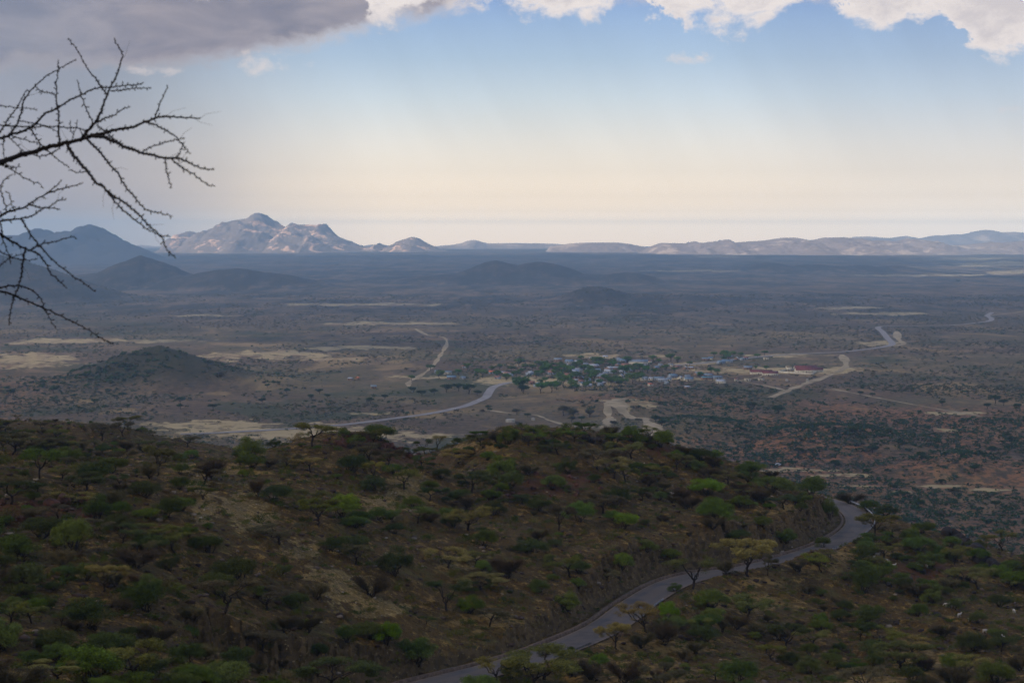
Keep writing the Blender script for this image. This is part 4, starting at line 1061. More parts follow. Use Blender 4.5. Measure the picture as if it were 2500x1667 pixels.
Xs, Ys, Zs, pxs, pys, Ds = near_scatter(2300, 45)
ok = Ds > 7.0; Xs, Ys, Zs = Xs[ok], Ys[ok], Zs[ok]
n = len(Xs); r = np.random.default_rng(46); size = 1.5 + 2.6 * r.random(n) ** 1.6; tint = np.clip(r.beta(1.1, 1.7, n), 0, 1); which = r.integers(0, 6, n)
S = np.stack([size, size * r.uniform(.8, 1.2, n), size * r.uniform(.7, 1.25, n)], 1)
merged('thicket', [(tuft(540 + i, 620, .036), np.where(which == i)[0]) for i in range(6)], np.stack([Xs, Ys, Zs], 1), S, r.uniform(0, 6.28, n), SCR, tint, 'knee to head high thicket between the larger bushes of the near hillside')
def pebble(seed):
    r = np.random.default_rng(seed)
    p = (1 + 5 ** .5) / 2
    V = np.array([(-1, p, 0), (1, p, 0), (-1, -p, 0), (1, -p, 0), (0, -1, p), (0, 1, p), (0, -1, -p), (0, 1, -p), (p, 0, -1), (p, 0, 1), (-p, 0, -1), (-p, 0, 1)], float) / 1.9
    F = np.array([(0, 11, 5), (0, 5, 1), (0, 1, 7), (0, 7, 10), (0, 10, 11), (1, 5, 9), (5, 11, 4), (11, 10, 2), (10, 7, 6), (7, 1, 8), (3, 9, 4), (3, 4, 2), (3, 2, 6), (3, 6, 8), (3, 8, 9), (4, 9, 5), (2, 4, 11), (6, 2, 10), (8, 6, 7), (9, 8, 1)])
    V = V * (1 + .35 * r.normal(size=(12, 1)) * .6) * np.array([1, .8, .62]) * .5
    return V, F
Xs, Ys, Zs, pxs, pys, Ds = near_scatter(23000, 15)
n = len(Xs); r = np.random.default_rng(16)
palez = ellipses(pxs, pys, [(480, 1180, 30, 55), (505, 1245, 34, 60), (590, 1240, 70, 50), (640, 1270, 50, 40), (740, 1340, 60, 30), (850, 1440, 90, 50), (930, 1490, 80, 30), (1000, 1200, 80, 60), (1130, 1380, 80, 26)])
tint = np.clip(r.beta(1.2, 2.6, n) + palez * r.uniform(.1, .6, n), 0, 1)
size = .16 + 1.1 * r.random(n) ** 4 * (1 - .4 * palez)
which = r.integers(0, 5, n)
S = np.stack([size, size * r.uniform(.6, 1.3, n), size * r.uniform(.5, 1, n)], 1)
merged('stones', [(pebble(600 + i), np.where(which == i)[0]) for i in range(5)], np.stack([Xs, Ys, Zs + size * .1], 1), S, r.uniform(0, 6.28, n), STN, tint, 'loose stones littering the near hillside')

# scrub over the plain
def plain_scrub():
    r = np.random.default_rng(31)
    N = 160000
    Yv = np.concatenate([r.uniform(880, 2100, 76000), 2000 * np.exp(r.random(N - 76000) * math.log(2.8))])
    Xv = r.uniform(-.38, .38, len(Yv)) * Yv
    Z = gh(Xv, Yv); px, py = proj(Xv, Yv, Z)
    f = fbm(Xv / 160, Yv / 260, 4, 12) + .35 * fbm(Xv / 30, Yv / 50, 2, 13)
    sd = ellipses(px, proj(Xv, Yv, 0 * Z)[1], SANDS_SUNLIT)
    hl = sstep(hills_h(Xv, Yv), 1, 12)
    rt = sstep(px, 1300, 1900) * sstep(py, 950, 1010)
    ok = (r.random(len(Yv)) < np.clip(.48 + .36 * sstep(Yv, 1900, 1200) + 4.2 * f + 1.0 * hl + .6 * rt, .03, 1)) & (r.random(len(Yv)) > sd * .96)
    for P in [plain_line(q) for q in TR + [PV1, PV2]]:
        m = np.zeros(len(Xv), bool)
        for i in range(0, len(P) - 1):
            aa, bb = P[i], P[i + 1]; dd = bb - aa; L = dd @ dd + 1e-9
            t = np.clip(((Xv - aa[0]) * dd[0] + (Yv - aa[1]) * dd[1]) / L, 0, 1)
            m |= np.hypot(Xv - aa[0] - t * dd[0], Yv - aa[1] - t * dd[1]) < 8
        ok &= ~m
    ok0 = ok; Xv, Yv, Z, px, py = Xv[ok], Yv[ok], Z[ok], px[ok], py[ok]
    n = len(Xv); print('plain scrub', n)
    size = (.9 + 4.6 * r.random(n) ** 3.2) * (1 + .00012 * Yv)
    size = size * (1 + .55 * rt[ok0] * (Yv < 1700) + .5 * hl[ok0] * (Yv < 3000))
    tint = np.clip(r.beta(1.5, 1.5, n) - .35 * rt[ok0] + .5 * fbm(Xv / 200, Yv / 300, 2, 14) + .25 * sstep(Yv, 1800, 3000), 0, 1)
    which = r.integers(0, 6, n); nearq = Yv < 1750
    S = np.stack([size, size, size * r.uniform(.45, .75, n)], 1)
    pr = [(tuft(700 + i, 26, .20), np.where((which == i) & nearq)[0]) for i in range(6)] + [(tuft(720 + i, 13, .36), np.where((which == i) & ~nearq)[0]) for i in range(6)]
    merged('scrub', pr, np.stack([Xv, Yv, Z], 1), S, r.uniform(0, 6.28, n), PSC, tint, 'thousands of small thorn bushes dotted over the plain')
plain_scrub()

# ------------------------------------------------------------------ boulders
BOU = simple('red_boulder', (.050, .024, .017), (.14, .062, .040), .9)
BOD = simple('black_boulder', (.018, .015, .014), (.05, .040, .036), .9)
def boulder_mesh(seed, m):
    r = np.random.default_rng(seed)
    n1, n2 = 14, 20; th = np.linspace(.02, math.pi - .02, n1); ph = np.arange(n2) * 2 * math.pi / n2
    TH, PH = np.meshgrid(th, ph, indexing='ij')
    D = np.stack([np.sin(TH) * np.cos(PH), np.sin(TH) * np.sin(PH), np.cos(TH)], -1)
    rad = np.full(TH.shape, .6)
    for _ in range(12):                       # flat facets
        nrm = r.normal(size=3); nrm /= np.linalg.norm(nrm); c = .34 + .16 * r.random()
        dp = D @ nrm; rad = np.where(dp > .05, np.minimum(rad, c / np.maximum(dp, .05)), rad)
    rad += .03 * fbm(TH * 4 + seed, PH * 2, 3, seed)
    V = (D * rad[..., None]).reshape(-1, 3) * np.array([1, .85, .75])
    idx = np.arange(n1 * n2).reshape(n1, n2); nx = np.roll(idx, -1, 1)
    F = np.stack([idx[:-1], idx[1:], nx[1:], nx[:-1]], -1).reshape(-1, 4)
    return mesh_np('boulder', V, F, [m])
BM = [boulder_mesh(800 + i, BOU) for i in range(5)]; BK = [boulder_mesh(830 + i, BOD) for i in range(3)]
OUT = [('in the boulder row on the crest', 'red brown', 'boulders along the crest', BM, [(700 + i * 9 + random.uniform(-4, 4) + 100, 1078 + random.uniform(-3, 16), random.uniform(10, 24)) for i in range(26)]),
       ('in the red outcrop at left', 'red brown', 'boulders of the left outcrop', BM, [(random.uniform(-10, 240), random.uniform(1218, 1290), random.uniform(20, 46)) for i in range(22)]),
       ('behind the acacias on the right crest', 'black', 'black boulders on the right crest', BK, [(1432, 1078, 24), (1446, 1080, 26), (1462, 1084, 20), (1478, 1082, 18), (1418, 1084, 14)]),
       ('on the right skyline', 'black', 'black boulders on the right skyline', BK, [(2312 + i * 9, 1300 + i * 7 + random.uniform(-4, 8), random.uniform(26, 48)) for i in range(14)]),
       ('in the rubble under the crest', 'dark red', 'boulders in the centre rubble', BM, [(random.uniform(1240, 1480), random.uniform(1165, 1225), random.uniform(7, 16)) for i in range(22)]),
       ('on the rocky slope below the goats', 'dark', 'boulders on the right slope', BK, [(random.uniform(2080, 2400), random.uniform(1400, 1560), random.uniform(8, 22)) for i in range(18)])]
for zn, cn, grp, ms, L in OUT:
    L = sorted(L); bx, by = hit([q[0] for q in L], [q[1] for q in L]); got = []
    for q, x, y in zip(L, bx, by):
        if not np.isfinite(y) or y > 640:
            for dy in range(2, 50, 3):
                xx, yy = hit(q[0], q[1] + dy)
                if yy[0] < 640: x, y = xx[0], yy[0]; break
            else: continue
        o = link('boulder', ms[random.randrange(len(ms))], cat='boulder', group=grp, loc=(x, y, float(gh(np.array([x]), np.array([y]))[0]) + q[2] * y / FPX * .22))
        w = q[2] * y / FPX; o.scale = (w, w * random.uniform(.7, 1.2), w * random.uniform(.7, 1.15)); o.rotation_euler = (random.uniform(-.3, .3), random.uniform(-.3, .3), random.random() * 6.28)
        got.append(o)
    for i, o in enumerate(got): o['label'] = '%s of the %s boulders %s' % (ordinal(i, len(got)), cn, zn)

# ------------------------------------------------------------------ village
def flatmat(name, c, rough=.8, metal=0, spec=.2, sc_=.3):
    c = np.array(c); return simple(name, tuple(c * .8), tuple(np.minimum(c * 1.15, .9)), sc_, rough, spec, metal)
ROOFS = {'grey tin': flatmat('tin_roof', (.20, .23, .25), .55, .2, .4), 'white': flatmat('white_roof', (.36, .37, .38), .6), 'blue tin': flatmat('blue_roof', (.14, .20, .25), .6),
         'rusty': flatmat('rust_roof', (.26, .12, .08), .9), 'turquoise': flatmat('turquoise_roof', (.07, .20, .24), .6), 'red': flatmat('red_roof', (.17, .05, .045), .85), 'thatched': flatmat('thatch', (.20, .15, .09), .95), 'orange': flatmat('orange_roof', (.55, .13, .05), .8)}
WALLM = {'mud': flatmat('mud_wall', (.24, .15, .095)), 'pale': flatmat('pale_wall', (.52, .46, .34)), 'tin': flatmat('tin_wall', (.25, .28, .31), .6)}
DOOR = flatmat('door_wood', (.07, .05, .035)); GLASS = flatmat('window_pane', (.03, .035, .04), .3)
_hm = {}
def house_parts(L, W, H, roof, wall, gable=True):
    key = (L, W, H, roof, wall, gable)
    if key in _hm: return _hm[key]
    out = []
    mb = MB(); mb.box((0, 0, H / 2 - .3), (L, W, H + .6)); 
    if gable:
        rh = W * .30
        for s in (-1, 1):
            mb.add([[s * (L / 2 - .002), -W / 2, H], [s * (L / 2 - .002), W / 2, H], [s * (L / 2 - .002), 0, H + rh * .96]], [[0, 1, 2]])
    out.append(('wall', mb.build('wall', WALLM[wall]), []))
    mb = MB(); o = .35; t = .10
    if gable:
        for s in (-1, 1):
            e = np.array([[-L / 2 - o, s * (W / 2 + o), H - o * .6], [L / 2 + o, s * (W / 2 + o), H - o * .6], [L / 2 + o, 0, H + rh], [-L / 2 - o, 0, H + rh]])
            mb.add(np.concatenate([e, e + [0, 0, t]]), [[0, 3, 2, 1], [4, 5, 6, 7], [0, 1, 5, 4], [1, 2, 6, 5], [2, 3, 7, 6], [3, 0, 4, 7]])
    else: 
        e = np.array([[-L / 2 - o, -W / 2 - o, H - .1], [L / 2 + o, -W / 2 - o, H - .1], [L / 2 + o, W / 2 + o, H + .7], [-L / 2 - o, W / 2 + o, H + .7]])
        mb.add(np.concatenate([e, e + [0, 0, t]]), [[0, 3, 2, 1], [4, 5, 6, 7], [0, 1, 5, 4], [1, 2, 6, 5], [2, 3, 7, 6], [3, 0, 4, 7]])
    out.append(('roof', mb.build('roof', ROOFS[roof]), []))
    mb = MB(); mb.box((-L * .12, -W / 2 - .02, 1.0), (.95, .1, 2.0)); out.append(('door', mb.build('door', DOOR), []))
    for k in ((-1, 1) if L < 9 else (-1.3, -.75, .35, .85, 1.3)):
        mb = MB(); mb.box((k * L * .32, -W / 2 - .02, 1.5), (.9, .08, .8)); out.append(('window', mb.build('window', GLASS), []))
    _hm[key] = out
    return out
HOUSES = []
def house(px, py, L, W, H, roof, wall, rz, gable=True, label=None, name='house'):
    P = plain_line([(px, py), (px + 1, py)])[0]
    x, y = P; z = float(gh(np.array([x]), np.array([y]))[0])
    e = bpy.data.objects.new(name, None); C.objects.link(e); e.location = (x, y, z); e.rotation_euler.z = rz
    for nme, me, _ in house_parts(L, W, H, roof, wall, gable): link(nme, me, e)
    e['category'] = 'house'; e['group'] = 'houses of the village on the plain'
    if label: e['label'] = label
    else: HOUSES.append((e, roof, px, py))
    return e
SIZES = [(8, 5, 2.6), (6, 4.5, 2.4), (10, 6, 2.8), (5, 4, 2.3), (13, 6.5, 3)]
HL = [(1390, 886, 2, 'blue tin'), (1409, 886, 1, 'white'), (1362, 882, 2, 'grey tin'), (1444, 878, 1, 'white'), (1478, 874, 1, 'white'), (1462, 882, 1, 'grey tin'), (1508, 881, 2, 'grey tin'), (1520, 884, 2, 'blue tin'), (1533, 883, 2, 'grey tin'), (1449, 898, 4, 'white'), (1430, 893, 1, 'grey tin'),
      (1486, 904, 4, 'white'), (1500, 902, 2, 'white'), (1408, 908, 4, 'white'), (1386, 921, 4, 'grey tin'), (1402, 924, 2, 'grey tin'), (1435, 905, 1, 'grey tin'), (1460, 906, 1, 'blue tin'), (1491, 911, 2, 'white'), (1482, 909, 1, 'white'), (1470, 919, 1, 'grey tin'), (1478, 915, 1, 'grey tin'),
      (1544, 923, 1, 'turquoise'), (1420, 926, 1, 'grey tin'), (1465, 923, 1, 'grey tin'), (1393, 934, 1, 'white'), (1407, 932, 3, 'white'), (1419, 935, 1, 'grey tin'), (1435, 931, 1, 'blue tin'), (1462, 933, 2, 'white'), (1474, 938, 3, 'white'), (1420, 943, 2, 'blue tin'), (1439, 944, 3, 'white'), (1466, 942, 1, 'grey tin'),
      (1293, 915, 2, 'white'), (1306, 919, 1, 'blue tin'), (1275, 933, 1, 'blue tin'), (1311, 944, 2, 'blue tin'), (1298, 938, 1, 'grey tin'), (1348, 914, 2, 'grey tin'), (1240, 915, 2, 'grey tin'), (1246, 918, 1, 'grey tin'), (1225, 914, 2, 'white'), (1355, 899, 1, 'red'), (1340, 923, 1, 'pale'),
      (1092, 913, 2, 'blue tin'), (1068, 911, 1, 'grey tin'), (1102, 926, 2, 'blue tin'), (1130, 925, 1, 'blue tin'), (1200, 912, 1, 'orange'), (1215, 925, 1, 'rusty'), (855, 928, 3, 'white'), (872, 927, 3, 'orange'), (912, 948, 1, 'grey tin'), (1135, 898, 1, 'grey tin'),
      (1575, 927, 1, 'grey tin'), (1590, 928, 3, 'white'), (1607, 928, 4, 'blue tin'), (1618, 932, 2, 'white'), (1632, 930, 1, 'grey tin'), (1642, 922, 2, 'blue tin'), (1660, 926, 1, 'white'), (1678, 923, 1, 'grey tin'), (1681, 930, 2, 'blue tin'), (1705, 917, 2, 'grey tin'), (1728, 921, 2, 'grey tin'), (1726, 927, 4, 'turquoise'),
      (1752, 925, 2, 'blue tin'), (1735, 918, 1, 'grey tin'), (1760, 936, 2, 'white'), (1678, 949, 1, 'white'), (1588, 942, 3, 'orange'), (1627, 937, 3, 'white'), (1672, 901, 1, 'white'), (1687, 901, 1, 'white'), (1637, 894, 1, 'grey tin'), (1655, 898, 1, 'grey tin'), (1612, 893, 1, 'grey tin'), (1602, 901, 1, 'blue tin'),
      (1723, 880, 2, 'blue tin'), (1735, 878, 1, 'blue tin'), (1760, 888, 2, 'blue tin'), (1772, 886, 2, 'blue tin'), (1783, 885, 1, 'grey tin'), (1798, 878, 1, 'white'), (1812, 879, 1, 'blue tin'), (1820, 877, 1, 'grey tin'), (1782, 874, 1, 'grey tin'), (1825, 902, 2, 'grey tin'), (1570, 896, 1, 'grey tin'), (1585, 886, 1, 'grey tin'),
      (1560, 884, 1, 'blue tin'), (1430, 912, 1, 'rusty'), (1500, 925, 1, 'grey tin'), (1516, 921, 1, 'grey tin'), (1530, 917, 1, 'blue tin'), (1519, 910, 1, 'white'), (1538, 906, 1, 'grey tin'), (1550, 900, 1, 'grey tin'), (1528, 896, 2, 'grey tin'), (1508, 893, 1, 'grey tin'), (1490, 890, 1, 'grey tin'), (1510, 932, 1, 'rusty'), (1378, 899, 2, 'thatched'), (1390, 893, 1, 'thatched')]
for (px, py, s, rf) in HL:
    L, W, H = SIZES[s]
    if rf == 'pale': rf = 'thatched'
    if rf == 'grey tin' and random.random() < .3: rf = 'rusty'
    house(px, py, L, W, H, rf, 'tin' if random.random() < .3 else ('pale' if random.random() < .35 else 'mud'), random.choice([0, .2, -.25, .5, -.6, 1.2]) + random.uniform(-.1, .1), gable=random.random() < .7)
house(1558, 890, 24, 9, 4, 'grey tin', 'pale', .05, label='long pale walled hall with grey roof at the back of the village')
house(1398, 913, 14, 8, 3.2, 'white', 'pale', .3, label='widest white roofed house in the village centre')
SCH = 'houses of the red roofed compound'
for (px, py, L, W, rz, lb) in ((1974, 909, 34, 9, .18, 'long bright red roofed hall, front of the walled compound'), (1966, 904, 28, 9, .18, 'bright red roofed hall, back of the walled compound'), (1858, 914, 26, 7, -.03, 'low long red roofed block left of the walled compound'), (1880, 917, 18, 7, -.03, 'short red roofed block next to the walled compound')):
    house(px, py, L, W, 3.4, 'red', 'pale', rz, label=lb)['group'] = SCH
house(1926, 905, 7, 6, 5, 'thatched', 'pale', .1, label='tall cream gatehouse at the left end of the walled compound')['group'] = SCH
for (px, py, lb) in ((1825, 930, 'small cream hut with bright end wall before the compound'), (1858, 929, 'second small cream hut before the compound'), (1870, 878, 'cream hut beside the far road at the village end'), (1797, 931, 'small red hut left of the cream huts')):
    house(px, py, 6.5 if 'red' not in lb else 3, 4.5, 3, 'thatched' if 'red' not in lb else 'red', 'pale', .1, gable=False, label=lb)
# compound wall
mb = MB(); cwp = [plain_line([(px, py), (px + 1, py)])[0] for px, py in ((1900, 910), (1982, 915.5), (1994, 909), (1925, 903.5))]
for i in range(4):
    p, q = cwp[i], cwp[(i + 1) % 4]; mb.box(((p[0] + q[0]) / 2, (p[1] + q[1]) / 2, .9), (float(np.hypot(*(q - p))), .35, 2.6), math.atan2(q[1] - p[1], q[0] - p[0]))
link('compound_wall', mb.build('compound_wall', WALLM['pale']), label='cream boundary wall around the red roofed compound', cat='wall')
# water tanks
WTK = flatmat('tank_paint', (.34, .31, .25))
def tank(px, py, rr, hh, lb):
    P = plain_line([(px, py), (px + 1, py)])[0]; z = float(gh(P[:1], P[1:])[0])
    e = bpy.data.objects.new('water_tank', None); C.objects.link(e); e.location = (P[0], P[1], z - .2); e['label'] = lb; e['category'] = 'tank'; e['group'] = 'water tanks on the plain'
    mb = MB(); mb.tube([(0, 0, 0), (0, 0, hh * .5), (0, 0, hh)], [rr, rr, rr], 16); link('tank_wall', mb.build('tank_wall', WTK), e)
    mb = MB(); mb.tube([(0, 0, hh), (0, 0, hh + .2), (0, 0, hh + .5)], [rr + .1, rr * .8, .05], 16); link('lid', mb.build('lid', WTK), e)
tank(1246, 1030, 4.2, 2.6, 'round white water tank near the dusty track below the village')
tank(1302, 1026, 1.6, 2.2, 'small white water tank right of the round one'); tank(1971, 932, 1.6, 3, 'small white tank in front of the walled compound'); tank(1921, 930, 1.6, 2, 'small pale tank left of the broad dirt track')
tank(1819, 929, 1.3, 2.6, 'white upright tank beside the cream hut')
# label houses
def hzone(px, py):
    if px < 1000: return 'on the plain left of the village'
    if px < 1180: return 'at the left outskirts of the village'
    if px < 1330: return 'where the road enters the village'
    if px < 1440: return 'in the left back of the village' if py < 905 else ('in the left middle of the village' if py < 930 else 'at the near left edge of the village')
    if px < 1500: return 'in the back of the village centre' if py < 900 else ('in the village centre' if py < 928 else 'at the near edge of the village')
    if px < 1600: return 'in the right back of the village' if py < 900 else 'in the right middle of the village'
    if px < 1700: return 'right of the village, near row' if py > 905 else 'right of the village, back row'
    return 'left of the red roofs' if py > 905 else 'by the far road'
g = {}
for e, rf, px, py in HOUSES: g.setdefault((rf, hzone(px, py)), []).append((px, e))
for (rf, zn), L in g.items():
    L.sort(key=lambda q: q[0])
    for i, (x, e) in enumerate(L): e['label'] = '%s of the %s roofed houses %s' % (ordinal(i, len(L)), rf, zn)

# trees among the houses and larger ones on the plain
VT = {}
def lowtree(seed, c):
    if (seed, c) in VT: return VT[seed, c]
    r = np.random.default_rng(seed); mb = MB(); cen = []; rad = []
    limb(mb, (0, 0, -.05), (0, 0, .35), .035, .022, r)
    for i in range(3):
        an = i * 2.1; limb(mb, (0, 0, .3), (.2 * math.cos(an), .2 * math.sin(an), .6), .018, .008, r, 4, .05, 4)
    for i in range(13):
        q = .34 * math.sqrt(r.random()); an = r.random() * 6.28; cen.append([q * math.cos(an), q * math.sin(an), .55 + .3 * r.random() * (1 - q)]); w = .13 + .08 * r.random(); rad.append([w, w, w * .85])
    V, F = leaves(cen, rad, 1100, .075, r, .8)
    VT[seed, c] = (mb.build('trunk', BARK), mesh_np('crown', V, F, [VLM[c]])); return VT[seed, c]
VLM = {'green': leaf_mat('village_leaf', (.050, .100, .030), (.085, .150, .045)), 'dark': leaf_mat('plain_tree_leaf', (.022, .045, .022), (.04, .065, .03)), 'grey': leaf_mat('grey_tree_leaf', (.05, .048, .038), (.08, .072, .055))}
VTR = []
def vtree(px, py, w, c, h=.75):
    P = plain_line([(px, py), (px + 1, py)])[0]; z = float(gh(P[:1], P[1:])[0])
    tr, cr = lowtree(900 + random.randrange(5), c)
    e = bpy.data.objects.new('village_tree' if c == 'green' else 'thorn_tree', None); C.objects.link(e); e.location = (P[0], P[1], z); W = w * P[1] / FPX; e.scale = (W, W, W * h); e.rotation_euler.z = random.random() * 6
    link('trunk', tr, e); link('crown', cr, e); e['category'] = 'tree'; e['group'] = 'trees in and around the village' if c == 'green' else 'thorn trees on the plain'
    VTR.append((e, c, px, py))
VTP = [(1312, 900, 22), (1300, 905, 18), (1328, 900, 18), (1345, 897, 14), (1283, 902, 16), (1370, 899, 16), (1335, 906, 20), (1380, 909, 18), (1405, 903, 20), (1421, 895, 14), (1426, 908, 18), (1445, 912, 18), (1455, 890, 20), (1470, 888, 16), (1489, 893, 16), (1440, 922, 26), (1452, 928, 22), (1360, 912, 18), (1365, 932, 22),
       (1375, 945, 34), (1360, 952, 26), (1345, 958, 26), (1395, 948, 24), (1405, 955, 22), (1322, 960, 26), (1276, 955, 34), (1268, 950, 22), (1430, 950, 18), (1500, 917, 16), (1520, 915, 22), (1533, 905, 16), (1548, 912, 18), (1560, 932, 22), (1545, 937, 26), (1490, 940, 18), (1508, 945, 22), (1530, 890, 20), (1593, 884, 20), (1610, 888, 14), (1640, 883, 22), (1655, 886, 18), (1560, 905, 18),
       (1235, 928, 20), (1260, 923, 18), (1215, 920, 16), (1180, 922, 22), (1165, 918, 22), (1200, 908, 16), (1250, 908, 18), (1220, 902, 16), (1265, 896, 22), (1272, 912, 16), (1070, 925, 26), (1120, 915, 16), (1140, 905, 18), (1053, 905, 16), (1005, 930, 14), (1420, 882, 14), (1352, 918, 16), (1389, 914, 14), (1458, 916, 14), (1480, 928, 14),
       (1745, 872, 16), (1765, 874, 18), (1790, 872, 16), (1808, 872, 14), (1778, 880, 22), (1768, 883, 16), (1762, 870, 12), (1850, 874, 12), (1865, 868, 12), (1750, 915, 18), (1735, 913, 16), (1710, 922, 14), (1580, 912, 20), (1600, 915, 18), (1625, 905, 16), (1645, 910, 14), (1870, 905, 14), (1845, 902, 12), (1685, 893, 12), (1310, 925, 16), (1325, 918, 16), (1255, 932, 14), (1330, 935, 18), (1395, 927, 12)]
VTP += [(random.gauss(1420, 75), random.uniform(890, 945), random.uniform(12, 20)) for _ in range(46)]
for (px, py, w) in VTP: vtree(px + random.uniform(-2, 2), py, w * random.uniform(1.2, 1.6), 'green')
PTP = [(1278, 960, 30, 'dark'), (1120, 955, 30, 'dark'), (1145, 962, 36, 'dark'), (1090, 958, 30, 'dark'), (1060, 965, 24, 'dark'), (1010, 958, 22, 'dark'), (1165, 966, 22, 'dark'), (1030, 968, 26, 'dark'), (940, 975, 20, 'dark'), (905, 985, 22, 'dark'), (1193, 1000, 18, 'dark'), (1262, 1012, 26, 'grey'), (1288, 1018, 16, 'dark'), (1265, 1043, 20, 'grey'), (1500, 1040, 22, 'grey'), (1195, 1005, 16, 'dark'),
       (1400, 1020, 34, 'grey'), (1375, 1012, 40, 'grey'), (1440, 1018, 34, 'grey'), (1395, 1030, 24, 'grey'), (1420, 1028, 22, 'dark'), (1600, 1030, 26, 'dark'), (1615, 1040, 26, 'dark'), (1560, 1032, 20, 'grey'), (2430, 985, 34, 'dark'), (2450, 990, 26, 'dark'), (2410, 998, 22, 'dark'), (2480, 1000, 24, 'dark'), (2300, 990, 20, 'dark'), (2130, 968, 14, 'dark'), (2070, 942, 14, 'dark'), (2100, 965, 16, 'dark'),
       (1990, 925, 12, 'grey'), (1830, 1000, 30, 'dark'), (1790, 985, 26, 'dark'), (1900, 1010, 30, 'dark'), (2080, 1060, 26, 'dark'), (2130, 1090, 30, 'dark'), (2250, 1120, 26, 'dark'), (2040, 1140, 30, 'dark'), (1990, 1120, 24, 'dark'), (2210, 1218, 34, 'dark'), (2180, 1195, 24, 'dark'), (2330, 1210, 32, 'grey'), (2430, 1240, 30, 'dark'), (2240, 1240, 32, 'dark'), (2300, 1260, 26, 'grey'), (2420, 1110, 30, 'dark'),
       (2470, 1080, 26, 'dark'), (2380, 1140, 30, 'dark'), (2300, 1160, 22, 'dark'), (1950, 1090, 24, 'dark'), (1880, 1070, 26, 'dark'), (1800, 1050, 24, 'dark'), (440, 985, 26, 'dark'), (520, 1000, 24, 'dark'), (640, 985, 22, 'dark'), (700, 960, 18, 'dark'), (300, 970, 22, 'dark'), (230, 940, 18, 'dark'), (280, 955, 16, 'dark'), (780, 962, 22, 'dark'), (760, 975, 20, 'dark'), (800, 972, 18, 'dark'), (130, 958, 24, 'dark'), (25, 965, 22, 'dark'),
       (90, 960, 20, 'dark'), (652, 946, 14, 'dark'), (678, 938, 14, 'dark'), (724, 1048, 20, 'dark'), (240, 915, 16, 'dark'), (370, 870, 16, 'dark'), (420, 872, 18, 'dark'), (455, 880, 20, 'dark'), (490, 895, 20, 'dark'), (320, 880, 14, 'dark'), (310, 915, 16, 'dark'), (440, 925, 20, 'dark'), (2340, 690, 10, 'dark'), (1010, 912, 14, 'grey'), (993, 905, 12, 'grey'), (1190, 882, 10, 'grey'), (1270, 880, 10, 'grey')]
for (px, py, w, c) in PTP: vtree(px, py, w * random.uniform(1.0, 1.3), c, .6)
def tzone(px, py):
    if px < 350: return 'at left on the plain'
    if px < 620: return 'around the conical hill'
    if px < 1180 and py > 935: return 'left of the curving road'
    if px < 1180: return 'at the left outskirts of the village'
    if px < 1330 and py > 960: return 'near the round water tank'
    if px < 1300: return 'where the road enters the village'
    if px < 1420 and py < 915: return 'in the left back of the village'
    if px < 1420 and py < 970: return 'at the near left edge of the village'
    if px < 1560 and py < 900: return 'at the back of the village'
    if px < 1500 and py < 970: return 'in the village centre'
    if px < 1700 and py < 970: return 'in the right part of the village'
    if px < 1700: return 'around the double track fork'
    if py < 895: return 'in the cluster by the far road'
    if py < 980: return 'near the red roofed compound'
    if py < 1080: return 'on the red ground at right'
    if py < 1170: return 'above the sandy riverbed at right'
    return 'below the sandy riverbed at right'
g = {}
for e, c, px, py in VTR: g.setdefault((c, tzone(px, py)), []).append((px, e))
for (c, zn), L in g.items():
    L.sort(key=lambda q: q[0])
    for i, (x, e) in enumerate(L): e['label'] = '%s of the %s trees %s' % (ordinal(i, len(L)), {'green': 'green', 'dark': 'dark thorn', 'grey': 'grey thorn'}[c], zn)

# ------------------------------------------------------------------ goats
GOAT = simple('white_goat_hair', (.36, .32, .27), (.50, .45, .38), 4)
def goat_mesh(graze):
    me = bpy.data.meshes.new('g'); 
    hz, hx = (.28, .62) if graze else (.78, .56)
    V = [(0, 0, .52), (-.28, 0, .54), (.28, 0, .53), (.42, 0, .60), ((.42 + hx) / 2 + .02, 0, (.6 + hz) / 2 + .04), (hx, 0, hz), (hx + .14, 0, hz - .07), (-.40, 0, .60), (-.46, 0, .66),
         (.26, .09, .40), (.27, .10, .20), (.27, .10, 0), (.26, -.09, .40), (.27, -.10, .20), (.27, -.10, 0),
         (-.28, .10, .40), (-.34, .10, .22), (-.31, .10, 0), (-.28, -.10, .40), (-.34, -.10, .22), (-.31, -.10, 0), (hx - .04, .09, hz + .06), (hx - .04, -.09, hz + .06)]
    E = [(0, 1), (0, 2), (2, 3), (3, 4), (4, 5), (5, 6), (1, 7), (7, 8), (2, 9), (9, 10), (10, 11), (2, 12), (12, 13), (13, 14), (1, 15), (15, 16), (16, 17), (1, 18), (18, 19), (19, 20), (5, 21), (5, 22)]
    rd = [.17, .15, .16, .12, .08, .08, .045, .06, .03, .06, .035, .03, .06, .035, .03, .07, .035, .03, .07, .035, .03, .02, .02]
    me.from_pydata(V, E, []); o = bpy.data.objects.new('g', me); C.objects.link(o)
    o.modifiers.new('s', 'SKIN')
    if not me.skin_vertices: me.attributes  # layer is created with the modifier below
    if len(me.skin_vertices) == 0:
        bpy.context.view_layer.objects.active = o; bpy.ops.mesh.customdata_skin_add()
    for i, q in enumerate(me.skin_vertices[0].data): q.radius = (rd[i], rd[i])
    me.skin_vertices[0].data[0].use_root = True
    s_ = o.modifiers.new('b', 'SUBSURF'); s_.levels = 1; s_.render_levels = 1
    dg = bpy.context.evaluated_depsgraph_get(); dg.update()
    r_ = bpy.data.meshes.new_from_object(o.evaluated_get(dg)); r_.materials.clear(); r_.materials.append(GOAT)
    bpy.data.objects.remove(o); r_.name = 'goat'
    return r_
GM = [goat_mesh(True), goat_mesh(False)]
